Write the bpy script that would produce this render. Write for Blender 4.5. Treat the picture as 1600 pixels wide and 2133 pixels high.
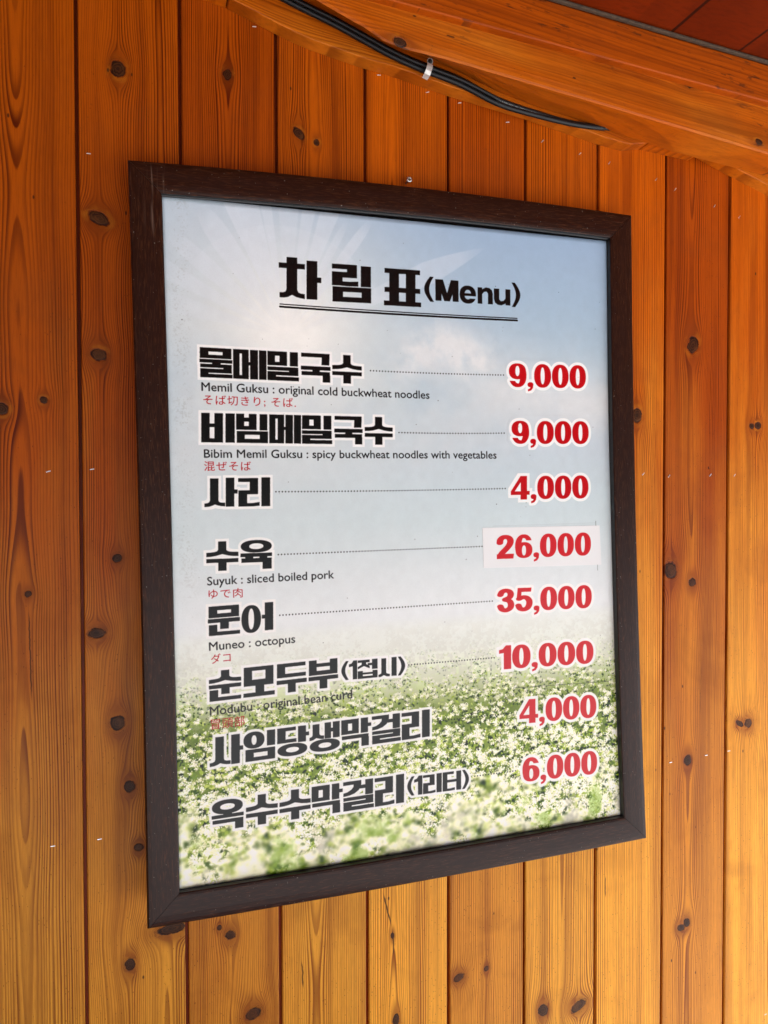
import bpy, math, random
import numpy as np
from mathutils import Vector, Matrix

S = bpy.context.scene
COL = S.collection
for o in list(bpy.data.objects):
    bpy.data.objects.remove(o)
R = math.radians

# ------------------------------------------------------------------ camera, world, sun, exposure
# metres; x along the boarded wall, y into it (wall face at y = 0, camera at y < 0), z up, z = 0 is eye height
cam = bpy.data.cameras.new("camera")
cam.sensor_fit = 'VERTICAL'
cam.sensor_height = 36.0
cam.lens = 1602.0 / 2133.0 * 36.0
cam.clip_start = 0.02
cam.clip_end = 2000
camo = bpy.data.objects.new("camera", cam)
COL.objects.link(camo)
ri = Vector((0.95184, -0.30657, -0.00222)); up = Vector((0.00924, 0.02145, 0.99973)); fw = Vector((0.30644, 0.95161, -0.02325))
m = Matrix((ri, up, -fw)).transposed().to_4x4()
m.translation = Vector((0, -1, 0))
camo.matrix_world = m
S.camera = camo

SUN_EL, SUN_AZ = 46.0, 68.0          # azimuth: from the outside (-y) direction turned towards +x
sd = Vector((math.sin(R(SUN_AZ)) * math.cos(R(SUN_EL)), -math.cos(R(SUN_AZ)) * math.cos(R(SUN_EL)), math.sin(R(SUN_EL))))
W = bpy.data.worlds.new("World")
S.world = W
W.use_nodes = True
nt = W.node_tree
sky = nt.nodes.new('ShaderNodeTexSky')
sky.sky_type = 'NISHITA'
sky.sun_disc = False
sky.sun_elevation = R(SUN_EL)
sky.sun_rotation = math.atan2(sd.x, sd.y)
nt.links.new(sky.outputs[0], nt.nodes['Background'].inputs[0])
nt.nodes['Background'].inputs[1].default_value = 0.15
sl = bpy.data.lights.new("sun", 'SUN')
sl.energy = 4.5
sl.angle = R(0.5)
sl.color = (1.0, 0.975, 0.94)
so = bpy.data.objects.new("sun", sl)
so.rotation_euler = (-sd).to_track_quat('-Z', 'Y').to_euler()
so.location = (3, -5, 6)
COL.objects.link(so)
S.view_settings.view_transform = 'Standard'
S.view_settings.look = 'None'
S.view_settings.gamma = 1
S.view_settings.exposure = 2.24
S.render.engine = 'CYCLES'
S.cycles.max_bounces = 6
S.cycles.diffuse_bounces = 3

# ------------------------------------------------------------------ helpers
def link(o, parent=None, label=None, cat=None, group=None, kind=None):
    COL.objects.link(o)
    if parent: o.parent = parent
    if label: o['label'] = label
    if cat: o['category'] = cat
    if group: o['group'] = group
    if kind: o['kind'] = kind
    return o

def mesh(name, V, F, mat=None, parent=None, smooth=False, loc=None, **kw):
    me = bpy.data.meshes.new(name)
    me.from_pydata([tuple(v) for v in V], [], [tuple(f) for f in F])
    me.update()
    if mat: me.materials.append(mat)
    if smooth: me.polygons.foreach_set('use_smooth', [True] * len(me.polygons))
    o = bpy.data.objects.new(name, me)
    if loc: o.location = loc
    return link(o, parent, **kw)

def empty(name, loc=(0, 0, 0), **kw):
    o = bpy.data.objects.new(name, None)
    o.location = loc
    o.empty_display_size = .05
    return link(o, **kw)

def prism(poly, y0, y1):
    """closed x-z outline pushed from y0 to y1"""
    n = len(poly)
    a = sum(poly[i][0] * poly[(i + 1) % n][1] - poly[(i + 1) % n][0] * poly[i][1] for i in range(n))
    if a < 0: poly = poly[::-1]
    V = [(x, y0, z) for x, z in poly] + [(x, y1, z) for x, z in poly]
    F = [tuple(range(n)), tuple(range(2 * n - 1, n - 1, -1))]
    F += [(i, i + n, (i + 1) % n + n, (i + 1) % n) for i in range(n)]
    return V, F

def box(x0, x1, y0, y1, z0, z1):
    return prism([(x0, z0), (x1, z0), (x1, z1), (x0, z1)], y0, y1)

def bevel(o, w, seg=2):
    b = o.modifiers.new('bevel', 'BEVEL')
    b.width = w; b.segments = seg; b.limit_method = 'ANGLE'; b.angle_limit = R(25)

def tube(pts, r, n=10):
    V, F = [], []
    pts = [Vector(p) for p in pts]
    for i, p in enumerate(pts):
        t = (pts[min(i + 1, len(pts) - 1)] - pts[max(i - 1, 0)]).normalized()
        a = t.cross(Vector((0, 1, 0))).normalized()
        b = t.cross(a).normalized()
        for k in range(n):
            c = 2 * math.pi * k / n
            V.append(p + a * math.cos(c) * r + b * math.sin(c) * r)
    for i in range(len(pts) - 1):
        for k in range(n):
            F.append((i * n + k, i * n + (k + 1) % n, (i + 1) * n + (k + 1) % n, (i + 1) * n + k))
    F.append(tuple(range(n - 1, -1, -1)))
    F.append(tuple(range((len(pts) - 1) * n, len(pts) * n)))
    return V, F

def lathe(prof, c, ax=Vector((0, -1, 0)), n=20):
    ax = ax.normalized()
    a = ax.orthogonal().normalized(); b = ax.cross(a)
    c = Vector(c); V, F = [], []
    for r, h in prof:
        for k in range(n):
            t = 2 * math.pi * k / n
            V.append(c + ax * h + (a * math.cos(t) + b * math.sin(t)) * r)
    for i in range(len(prof) - 1):
        for k in range(n):
            F.append((i * n + k, i * n + (k + 1) % n, (i + 1) * n + (k + 1) % n, (i + 1) * n + k))
    F.append(tuple(range(n - 1, -1, -1))); F.append(tuple(range((len(prof) - 1) * n, len(prof) * n)))
    return V, F

def spline(pts, k=6):
    out = []
    P = [Vector(p) for p in pts]
    for i in range(len(P) - 1):
        a, b, c, d = P[max(i - 1, 0)], P[i], P[i + 1], P[min(i + 2, len(P) - 1)]
        for j in range(k):
            t = j / k
            out.append(0.5 * ((2 * b) + (c - a) * t + (2 * a - 5 * b + 4 * c - d) * t * t + (3 * b - a - 3 * c + d) * t ** 3))
    out.append(P[-1])
    return out

# ------------------------------------------------------------------ material tools
class G:
    """small arithmetic layer over shader nodes"""
    def __init__(s, name):
        s.m = bpy.data.materials.new(name); s.m.use_nodes = True
        s.t = s.m.node_tree; s.b = s.t.nodes['Principled BSDF']
        s.tc = s.t.nodes.new('ShaderNodeTexCoord')
    def put(s, sock, v):
        if isinstance(v, bpy.types.NodeSocket): s.t.links.new(v, sock)
        else: sock.default_value = v
    def op(s, o, a, b=0.0, c=None, clamp=False):
        n = s.t.nodes.new('ShaderNodeMath'); n.operation = o; n.use_clamp = clamp
        s.put(n.inputs[0], a); s.put(n.inputs[1], b)
        if c is not None: s.put(n.inputs[2], c)
        return n.outputs[0]
    def add(s, a, b): return s.op('ADD', a, b)
    def sub(s, a, b): return s.op('SUBTRACT', a, b)
    def mul(s, a, b): return s.op('MULTIPLY', a, b)
    def div(s, a, b): return s.op('DIVIDE', a, b)
    def mad(s, a, b, c): return s.op('MULTIPLY_ADD', a, b, c)
    def step(s, x, lo, hi):      # smoothstep lo..hi -> 0..1
        n = s.t.nodes.new('ShaderNodeMapRange'); n.interpolation_type = 'SMOOTHSTEP'
        s.put(n.inputs[0], x); n.inputs[1].default_value = lo; n.inputs[2].default_value = hi
        return n.outputs[0]
    def sep(s, v):
        n = s.t.nodes.new('ShaderNodeSeparateXYZ'); s.put(n.inputs[0], v); return n.outputs
    def comb(s, x, y, z):
        n = s.t.nodes.new('ShaderNodeCombineXYZ')
        for i, v in enumerate((x, y, z)): s.put(n.inputs[i], v)
        return n.outputs[0]
    def noise(s, v, sc=1.0, det=2.0, rough=.5, dist=0.0, w=None):
        n = s.t.nodes.new('ShaderNodeTexNoise')
        if w is not None:
            n.noise_dimensions = '4D'; n.inputs['W'].default_value = w
        s.put(n.inputs['Vector'], v); n.inputs['Scale'].default_value = sc
        n.inputs['Detail'].default_value = det; n.inputs['Roughness'].default_value = rough
        n.inputs['Distortion'].default_value = dist
        return n.outputs[0]
    def mix(s, f, a, b, mode='MIX'):
        n = s.t.nodes.new('ShaderNodeMix'); n.data_type = 'RGBA'; n.blend_type = mode
        s.put(n.inputs[0], f)
        for i, v in ((6, a), (7, b)):
            if isinstance(v, bpy.types.NodeSocket): s.t.links.new(v, n.inputs[i])
            else: n.inputs[i].default_value = (*v, 1)
        return n.outputs[2]
    def bump(s, h, strength=.3, dist=.001):
        n = s.t.nodes.new('ShaderNodeBump'); n.inputs['Strength'].default_value = strength
        n.inputs['Distance'].default_value = dist; s.put(n.inputs['Height'], h)
        s.t.links.new(n.outputs[0], s.b.inputs['Normal'])

def wood(name, seed, grain='z', knots=(), u0=.05, sp=.0034, h0=.004, hv=.03, tint=1.0, falloff_bias=.5, slope=0.0,
         fine=1.0, groove=False, rough=.40, hole=(), mold=0.0):
    g = G(name)
    P = g.sep(g.tc.outputs['Object'])
    if grain == 'z': u, v = P[0], P[2]
    else: u, v = g.mad(P[0], slope, P[2]), P[0]
    w = seed * 7.31
    uv = g.comb(u, v, P[1])
    low = g.comb(g.mul(u, 6.0), g.mul(v, 2.2), g.mul(P[1], 6.0))
    wob = g.sub(g.noise(low, 1.0, 2.0, .5, 0, w), .5)
    ue = g.mad(wob, .0055, u)
    kmask = None; rim = None; halo = None; kr = None
    for (ku, kv, ru, rv, tl) in knots:
        kq = .95 + .20 * math.sin(ku * 911 + kv * 377)
        ru, rv = ru * kq, rv * kq
        du0, dv0 = g.sub(u, ku), g.sub(v, kv)
        c, s_ = math.cos(tl), math.sin(tl)
        du = g.mad(du0, c, g.mul(dv0, s_)); dv = g.mad(dv0, c, g.mul(du0, -s_))
        # ragged elliptical distance, 1 at the knot's rim
        n2 = g.add(g.op('POWER', g.div(du, ru), 2.0), g.op('POWER', g.div(dv, rv), 2.0))
        n = g.op('SQRT', n2)
        n = g.mad(g.sub(g.noise(uv, 110, 4, .7, .4, w + ku * 9), .5), .95, n)
        # lines of growth flow round the knot
        L = 2.3
        e2 = g.add(g.op('POWER', g.div(du0, ru * 1.35), 2.0), g.op('POWER', g.div(dv0, rv * L), 2.0))
        q = g.div(1.0, g.op('MAXIMUM', e2, 1.0))
        ue = g.sub(ue, g.mul(g.mul(du0, q), .93))
        km = g.step(n, 1.06, .92)
        kmask = km if kmask is None else g.op('MAXIMUM', kmask, km)
        rm = g.mul(g.step(n, .68, .98), g.step(n, 1.22, 1.0))
        rim = rm if rim is None else g.op('MAXIMUM', rim, rm)
        hl = g.op('POWER', g.step(g.op('SQRT', e2), 2.4, .7), 1.6)
        halo = hl if halo is None else g.op('MAXIMUM', halo, hl)
        kr = n if kr is None else g.op('MINIMUM', kr, n)
    a = g.sub(ue, u0)
    hn = g.noise(g.comb(0.0, g.mul(v, 1.0), 0.0), 1.7, 2.0, .5, 0, w + 3)
    h = g.mad(g.op('MAXIMUM', g.sub(hn, .22), 0.0), hv * 1.5, h0)
    r = g.op('SQRT', g.add(g.mul(a, a), g.mul(h, h)))
    rj = g.mad(g.sub(g.noise(g.comb(g.mul(r, 40), g.mul(v, .7), 0), 1.0, 2, .6, 0, w + 5), .5), 6.0, g.div(r, sp * .72))
    ph = g.op('FRACT', rj)
    late = g.mul(g.step(ph, .25, .84), g.step(ph, 1.0, .91))
    idn = g.op('FLOOR', rj)
    rv_ = g.t.nodes.new('ShaderNodeTexWhiteNoise'); rv_.noise_dimensions = '1D'; g.put(rv_.inputs['W'], idn)
    amp = g.mad(rv_.outputs[0], .45, .58)
    late = g.mul(late, amp)
    late = g.mul(late, g.mad(g.step(g.noise(g.comb(g.mul(u, 30), g.mul(v, 3), 0), 1.0, 2, .5, 0, w + 9), .36, .62), .65, .42))
    fib = g.noise(g.comb(g.mul(u, 1400), g.mul(v, 45), g.mul(P[1], 200)), 1.0, 3, .6, 0, w)
    big = g.noise(g.comb(g.mul(u, 18), g.mul(v, 3.5), 0), 1.0, 3, .55, 0, w + 1)
    # colour of the finish: deep orange stain, brighter amber in irregular patches lower down: light falloff painted in
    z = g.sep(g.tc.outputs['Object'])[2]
    bl = g.mad(g.sub(big, .5), .9, g.mad(z, -1.0, falloff_bias - .08))
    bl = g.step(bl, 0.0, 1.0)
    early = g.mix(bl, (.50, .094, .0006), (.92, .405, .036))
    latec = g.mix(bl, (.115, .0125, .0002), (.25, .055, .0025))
    col = g.mix(g.mul(late, fine), early, latec)
    col = g.mix(g.mul(g.step(fib, .40, .75), .34), col, latec)
    # streaks of darker stain along the grain
    st = g.noise(g.comb(g.mul(ue, 60), g.mul(v, 1.3), 0), 1.0, 3, .5, 0, w + 2)
    col = g.mix(g.mul(g.step(st, .46, .74), .55), col, latec)
    pat = g.noise(uv, 9.0, 3, .6, .8, w + 8)
    col = g.mix(g.mul(g.step(pat, .50, .72), g.mad(bl, .06, .20)), col, (.22, .050, .003))
    if knots:
        col = g.mix(g.mul(halo, .60), col, (.22, .040, .002))
        wr = g.op('FRACT', g.mul(kr, 4.2))
        wrap = g.mul(g.mul(g.step(wr, .35, .8), g.step(wr, 1.0, .9)), g.mul(g.step(kr, 1.0, 1.1), g.step(kr, 2.0, 1.2)))
        col = g.mix(g.mul(wrap, .55), col, (.12, .028, .003))
        col = g.mix(g.mul(g.mul(g.step(kr, 1.08, 1.25), g.step(kr, 2.1, 1.35)), g.mul(g.step(g.noise(uv, 60, 2, .5, 0, w + 4), .40, .66), .34)), col, (.66, .22, .012))
        kn = g.op('FRACT', g.mad(fib, .5, g.mul(kr, 2.7)))
        kc = g.mix(g.step(kn, .2, .9), (.080, .026, .007), (.016, .006, .003))
        kc = g.mix(g.mul(g.step(kr, .60, .15), g.step(g.noise(uv, 33, 1, .5, 0, w + 11), .45, .6)), kc, (.018, .008, .004))
        kc = g.mix(g.mul(g.step(g.noise(uv, 41, 1, .5, 0, w + 13), .5, .62), .5), kc, (.14, .050, .013))
        kc = g.mix(g.mul(g.step(g.noise(uv, 420, 3, .6, 0, w), .45, .7), .5), kc, (.020, .008, .004))
        col = g.mix(g.mul(kmask, .97), col, kc)
        col = g.mix(g.mul(g.mul(rim, g.step(g.noise(uv, 95, 2, .6, 0, w + 4), .38, .62)), .95), col, (.012, .004, .002))
    # pores and dirt specks
    vo = g.t.nodes.new('ShaderNodeTexVoronoi'); vo.feature = 'F1'
    g.put(vo.inputs['Vector'], g.comb(g.mul(u, 330), g.mul(v, 150), w)); vo.inputs['Scale'].default_value = 1.0
    sp_ = g.step(vo.outputs['Distance'], .20, .07)
    den = g.step(g.mad(z, -.10, g.noise(uv, 22, 3, .6, 0, w + 6)), .42, .62)
    wc = g.t.nodes.new('ShaderNodeSeparateColor'); g.t.links.new(vo.outputs['Color'], wc.inputs[0])
    sp_ = g.mul(g.mul(sp_, g.step(wc.outputs[0], .35, .5)), den)
    col = g.mix(g.mul(sp_, .80), col, (.085, .022, .003))
    vo2 = g.t.nodes.new('ShaderNodeTexVoronoi')
    g.put(vo2.inputs['Vector'], g.comb(g.mul(u, 34), g.mul(v, 17), w + 2)); vo2.inputs['Scale'].default_value = 1.0
    c2 = g.t.nodes.new('ShaderNodeSeparateColor'); g.t.links.new(vo2.outputs['Color'], c2.inputs[0])
    sp2 = g.mul(g.step(vo2.outputs['Distance'], .060, .025), g.step(c2.outputs[1], .45, .47))
    col = g.mix(g.mul(sp2, .85), col, (.04, .014, .005))
    if mold:
        md = g.noise(g.comb(g.mul(u, 210), g.mul(v, 38), w), 1.0, 3, .62, .5, 3.3)
        pt = g.noise(g.comb(g.mul(u, 14), g.mul(v, 7), w), 1.0, 2, .5, 0, 6.1)
        col = g.mix(g.mul(g.mul(g.step(md, .57, .65), g.step(pt, .42, .56)), mold), col, (.035, .014, .006))
    for (hu, hv_, hu1, hv1, wd) in hole:       # checks: short dark cracks
        tt = g.op('MULTIPLY', g.sub(v, hv_), 1.0 / (hv1 - hv_), clamp=True)
        cu = g.mad(tt, hu1 - hu, hu)
        cu = g.mad(g.sub(g.noise(g.comb(0, v, 0), 90, 2, .6, 0, w), .5), .003, cu)
        dd = g.op('ABSOLUTE', g.sub(u, cu))
        mid = (hv_ + hv1) / 2; hl_ = abs(hv1 - hv_) / 2
        e = g.step(g.op('ABSOLUTE', g.sub(v, mid)), hl_, hl_ * .5)
        col = g.mix(g.mul(g.step(g.sub(dd, g.mul(e, wd)), .0004, -.0002), g.mul(e, .85)), col, (.05, .014, .004))
    if groove:
        dk = g.step(P[1], .0020, .0050)
        gc = g.mix(g.step(g.mad(bl, .5, g.noise(g.comb(0, v, 0), 9, 3, .6, 0, w + 7)), .45, .95), (.10, .010, .0008), (.28, .026, .0012))
        col = g.mix(g.mul(dk, .95), col, gc)
        col = g.mix(g.mul(g.step(g.op('ABSOLUTE', g.sub(P[0], .0045)), .0016, .0), .35), col, (.25, .05, .004))
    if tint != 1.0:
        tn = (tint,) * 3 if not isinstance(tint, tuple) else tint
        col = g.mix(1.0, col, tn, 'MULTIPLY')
    g.put(g.b.inputs['Base Color'], col)
    g.put(g.b.inputs['Roughness'], g.mad(pat, .22, g.mad(late, -.05, rough - .08)))
    g.b.inputs['Specular IOR Level'].default_value = .14
    hgt = g.add(g.mul(late, -.35), g.add(g.mul(fib, .25), g.mul(g.add(sp_, sp2), -.6)))
    if knots: hgt = g.add(hgt, g.mul(rim, -1.2))
    g.bump(hgt, .35, .0006)
    return g.m

def simple(name, col, rough=.5, metal=0.0, nscale=60, namt=.25, bump=.15, spec=.5):
    g = G(name)
    n = g.noise(g.tc.outputs['Object'], nscale, 4, .6)
    c2 = tuple(c * (1 - namt) for c in col)
    g.put(g.b.inputs['Base Color'], g.mix(g.step(n, .35, .7), col, c2))
    g.put(g.b.inputs['Roughness'], g.mad(n, .2, rough - .1))
    g.b.inputs['Metallic'].default_value = metal
    g.b.inputs['Specular IOR Level'].default_value = spec
    g.bump(n, bump, .0005)
    return g.m

def frame_wood(name, along):
    g = G(name)
    P = g.sep(g.tc.outputs['Object'])
    u, v = (P[2], P[0]) if along == 'x' else (P[0], P[2])
    a = g.noise(g.comb(g.mul(u, 800), g.mul(v, 70), g.mul(P[1], 500)), 1.0, 3, .6, .6, 3.1)
    b = g.noise(g.comb(g.mul(u, 90), g.mul(v, 12), 0), 1.0, 3, .5, 0, 1.7)
    col = g.mix(g.step(a, .48, .72), (.018, .0045, .0015), (.070, .023, .009))
    col = g.mix(g.mul(g.step(b, .4, .7), .5), col, (.018, .005, .003))
    sc = g.noise(g.comb(g.mul(P[0], 300), g.mul(P[2], 14), 0), 1.0, 2, .5, 0, 9.0)   # rubbed scratches at one corner
    near = g.mul(g.step(g.op('ABSOLUTE', g.add(P[0], .325)), .016, .003), g.step(g.op('ABSOLUTE', g.sub(P[2], .42)), .06, .02))
    col = g.mix(g.mul(g.mul(near, g.step(sc, .55, .68)), .6), col, (.16, .10, .07))
    dust = g.noise(g.tc.outputs['Object'], 420, 1, .5)
    col = g.mix(g.mul(g.step(dust, .74, .78), .5), col, (.35, .32, .27))
    g.put(g.b.inputs['Base Color'], col)
    g.put(g.b.inputs['Roughness'], g.mad(a, .16, .26))
    g.b.inputs['Specular IOR Level'].default_value = .20
    g.bump(a, .3, .0004)
    return g.m

# ------------------------------------------------------------------ the printed sheet: lettering and picture, all drawn here in code
PX0, PX1, PZ0, PZ1 = -320.0, 320.0, -432.0, 432.0      # sheet in millimetres about the frame's centre
K = 2.4                                                # print pixels per millimetre
TW, TH = int((PX1 - PX0) * K), int((PZ1 - PZ0) * K)
SS = 3

def bar(*a):
    return [('p', [(a[i], a[i + 1]), (a[i + 2], a[i + 1]), (a[i + 2], a[i + 3]), (a[i], a[i + 3])]) for i in range(0, len(a), 4)]
def ring4(x0, y0, x1, y1, hx0, hy0, hx1, hy1):
    return bar(x0, y0, x1, hy0, x0, hy1, x1, y1, x0, y0, hx0, y1, hx1, y0, x1, y1)
def oval(cx, cy, rx, ry, ix, iy, dx=0, dy=0):
    return [('o', (cx, cy, rx, ry, ix, iy, cx + dx, cy + dy))]
def poly(*p): return [('p', list(p))]
def siot(x0, x1, y0, y1, sx0, sx1, top):      # wide splayed s with a flat foot
    def f(x, y): return (x0 + (x1 - x0) * x, y0 + (y1 - y0) * y)
    mx = (sx0 + sx1) / 2
    a = (sx0 - x0) / (x1 - x0); b = (sx1 - x0) / (x1 - x0); c = (mx - x0) / (x1 - x0)
    return poly((sx0, top), (sx1, top), f(b, -.5), f(b + .04, -.2), f(b + .12, -.04), f(b + .22, .02), f(1, .06), f(1, 1), f(.86, .97), f(.7, .82), f(c, .45),
                f(.3, .82), f(.14, .97), f(0, 1), f(0, .06), f(a - .22, .02), f(a - .12, -.04), f(a - .04, -.2), f(a, -.5))

HG = {}
HG['물'] = ring4(.01, 0, .97, .355, .27, .13, .70, .235) + bar(0, .385, 1, .505, .38, .50, .64, .55, .02, .545, .98, .665, .72, .66, .98, .71, .02, .70, .98, .84, .02, .83, .27, .88, .02, .875, 1, 1)
HG['메'] = ring4(0, 0, .46, 1, .19, .14, .26, .87) + bar(.44, .42, .56, .53, .50, 0, .735, 1, .765, 0, .99, 1)
HG['밀'] = ring4(0, 0, .62, .485, .24, .15, .38, .36) + bar(.71, 0, .97, .49, .0, .53, .98, .655, .68, .65, .98, .70, .0, .69, .98, .82, .0, .81, .27, .87, .0, .865, 1, 1)
HG['국'] = bar(0, 0, .97, .135) + poly((.70, .13), (.97, .13), (.955, .40), (.69, .40)) + bar(-.01, .45, 1, .585, .38, .58, .63, .64, .01, .635, .98, .77, .73, .76, .99, 1)
HG['수'] = siot(0, 1, .365, .515, .365, .62, 0) + bar(0, .588, 1, .72, .37, .71, .63, 1)
HG['비'] = bar(0, 0, .25, 1, .39, 0, .645, 1, .2, .355, .45, .48, .2, .86, .45, 1, .72, 0, 1, 1)
HG['빔'] = bar(0, 0, .25, .55, .395, 0, .64, .55, .2, .13, .45, .27, .2, .42, .45, .55, .735, 0, .98, .56) + ring4(.02, .595, 1, 1, .27, .72, .74, .86)
HG['사'] = poly((.165, .02), (.42, .02), (.42, .78), (.44, .83), (.5, .855), (.62, .86), (.62, .985), (.50, .975), (.40, .95), (.31, .915), (.24, .955), (.14, .99), (0, 1), (0, .88), (.08, .87), (.14, .84), (.165, .78)) + bar(.64, 0, .90, 1, .88, .41, 1.0, .55)
HG['리'] = bar(0, .02, .62, .15, .36, .1, .62, .58, .01, .44, .62, .58, .01, .5, .28, 1, .725, 0, 1, 1) + poly((.2, .885), (.45, .885), (.67, .85), (.67, .98), (.45, 1.0), (.2, 1.0))
HG['육'] = oval(.5, .205, .49, .215, .225, .10) + bar(0, .44, 1, .565, .15, .56, .40, .62, .60, .56, .85, .62, .03, .615, .99, .76, .70, .75, .99, 1)
HG['문'] = ring4(.02, 0, .97, .395, .29, .14, .72, .255) + bar(0, .43, 1, .565, .38, .56, .65, .79, .03, .635, .29, 1, .03, .875, 1, 1)
HG['어'] = oval(.305, .53, .305, .475, .09, .36) + bar(.64, .42, .76, .55, .735, 0, 1, .96)
HG['순'] = siot(0, 1, .27, .405, .37, .63, 0) + bar(0, .465, 1, .59, .38, .58, .64, .79, .02, .635, .285, 1, .02, .88, 1, 1)
HG['모'] = ring4(.01, 0, .96, .635, .27, .13, .70, .43) + bar(.38, .6, .66, .9, 0, .865, 1, 1)
HG['두'] = bar(.01, 0, .96, .125, .01, 0, .28, .48, .01, .355, .97, .48, 0, .565, 1, .70, .37, .69, .63, 1)
HG['부'] = bar(.01, 0, .27, .52, .72, 0, .98, .52, .2, .12, .8, .24, .2, .375, .8, .52, 0, .565, 1, .70, .37, .69, .63, 1)
HG['임'] = oval(.33, .28, .33, .285, .08, .165) + bar(.74, 0, 1, .53) + ring4(.06, .595, 1, 1, .32, .72, .76, .87)
HG['당'] = bar(0, 0, .58, .12, 0, 0, .26, .53, 0, .41, .60, .53, .65, 0, .90, .56, .88, .23, 1.0, .36) + oval(.475, .79, .465, .215, .205, .09)
HG['생'] = poly((.10, .02), (.32, .02), (.32, .38), (.36, .43), (.47, .45), (.47, .56), (.36, .55), (.22, .50), (.12, .56), (0, .58), (0, .47), (.08, .44), (.10, .39)) + bar(.49, 0, .70, .56, .68, .21, .78, .34, .76, 0, .985, .56) + oval(.5, .79, .49, .215, .21, .09)
HG['막'] = ring4(0, 0, .58, .52, .22, .145, .36, .40) + bar(.65, 0, .89, .53, .87, .2, 1.0, .32, .02, .575, .91, .70, .67, .69, .92, 1)
HG['걸'] = bar(0, 0, .58, .12) + poly((.34, .1), (.58, .1), (.57, .22), (.50, .33), (.36, .43), (.2, .48), (.01, .50), (.01, .385), (.14, .36), (.26, .29), (.33, .2)) + bar(.54, .17, .74, .29, .71, 0, .96, .52, .01, .545, .97, .66, .72, .65, .97, .71, .01, .70, .97, .825, .01, .82, .27, .875, .01, .87, .99, 1)
HG['옥'] = oval(.49, .235, .48, .235, .23, .10) + bar(.36, .4, .63, .52, 0, .485, 1, .60, .03, .65, .99, .77, .73, .76, .99, 1)
HG['접'] = bar(0, .02, .60, .15) + poly((.2, .12), (.42, .12), (.42, .24), (.60, .36), (.60, .48), (.31, .34), (0, .49), (0, .37), (.2, .26)) + bar(.5, .20, .75, .32, .72, 0, 1, .53, 0, .60, .25, 1, .75, .60, 1, 1, .2, .69, .8, .79, .2, .88, .8, 1)
HG['시'] = poly((.16, .02), (.42, .02), (.42, .78), (.46, .84), (.62, .88), (.62, 1), (.46, .99), (.30, .92), (.14, .99), (0, 1), (0, .88), (.14, .83), (.16, .77)) + bar(.72, 0, 1, 1)
HG['터'] = bar(0, 0, .60, .13, 0, 0, .25, 1, 0, .42, .60, .55) + poly((.1, .88), (.4, .88), (.66, .85), (.66, .98), (.4, 1.0), (.1, 1.0)) + bar(.55, .42, .78, .55, .74, 0, 1, 1)
HG['1'] = poly((1, 0), (1, 1), (.47, 1), (.47, .30), (0, .33), (0, .19), (.32, .15), (.55, 0))
_t = [i / 12 for i in range(13)]
HG['('] = poly(*([(.62 - .62 * math.sin(math.pi * t), t) for t in _t] + [(1.0 - .48 * math.sin(math.pi * t), t) for t in _t[::-1]]))
HG[')'] = poly(*([(.38 + .62 * math.sin(math.pi * t), t) for t in _t] + [(.0 + .48 * math.sin(math.pi * t), t) for t in _t[::-1]]))
HG['M'] = bar(0, 0, .26, 1, .74, 0, 1, 1) + poly((0, 0), (.33, 0), (.60, 1), (.38, 1), (.1, .2)) + poly((1, 0), (.67, 0), (.40, 1), (.62, 1), (.9, .2))
HG['e'] = oval(.5, .5, .5, .51, .20, .27) + bar(.12, .43, .96, .58)
HG['e'] = HG['e'][:1] + [('h', [(.6, .58), (1.1, .58), (1.1, .72), (.62, .72)])] + HG['e'][1:]
HG['n'] = bar(0, .02, .30, 1, .68, .4, 1, 1) + poly((.2, .28), (.34, .10), (.55, 0), (.78, .03), (.94, .15), (1, .38), (1, .5), (.68, .5), (.68, .36), (.58, .25), (.42, .28), (.30, .42), (.2, .5))
HG['u'] = bar(0, 0, .32, .6, .70, 0, 1, .98) + poly((.8, .72), (.66, .90), (.45, 1), (.22, .97), (.06, .85), (0, .62), (0, .5), (.32, .5), (.32, .64), (.42, .75), (.58, .72), (.70, .58), (.8, .5))
HG['차'] = bar(.18, 0, .43, .3, 0, .145, .61, .275) + poly((.18, .1), (.43, .1), (.43, .79), (.46, .85), (.52, .875), (.61, .88), (.61, 1.0), (.50, .985), (.40, .96), (.31, .915), (.22, .97), (.13, .99), (.02, .99), (.02, .865), (.10, .865), (.16, .84), (.18, .78)) + bar(.65, .05, .905, 1.0, .88, .45, 1.0, .58)
HG['림'] = bar(0, 0, .635, .13, .38, .1, .635, .355, 0, .205, .635, .355, 0, .205, .27, .57) + poly((.2, .455), (.45, .46), (.67, .44), (.67, .57), (.45, .58), (.2, .57)) + bar(.735, .02, .995, .575) + ring4(.015, .60, 1, 1, .28, .73, .755, .865)
HG['표'] = bar(.015, 0, .97, .13, .14, .1, .40, .95, .585, .1, .845, .95, .015, .51, .975, .64, 0, .875, 1, 1)

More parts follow.
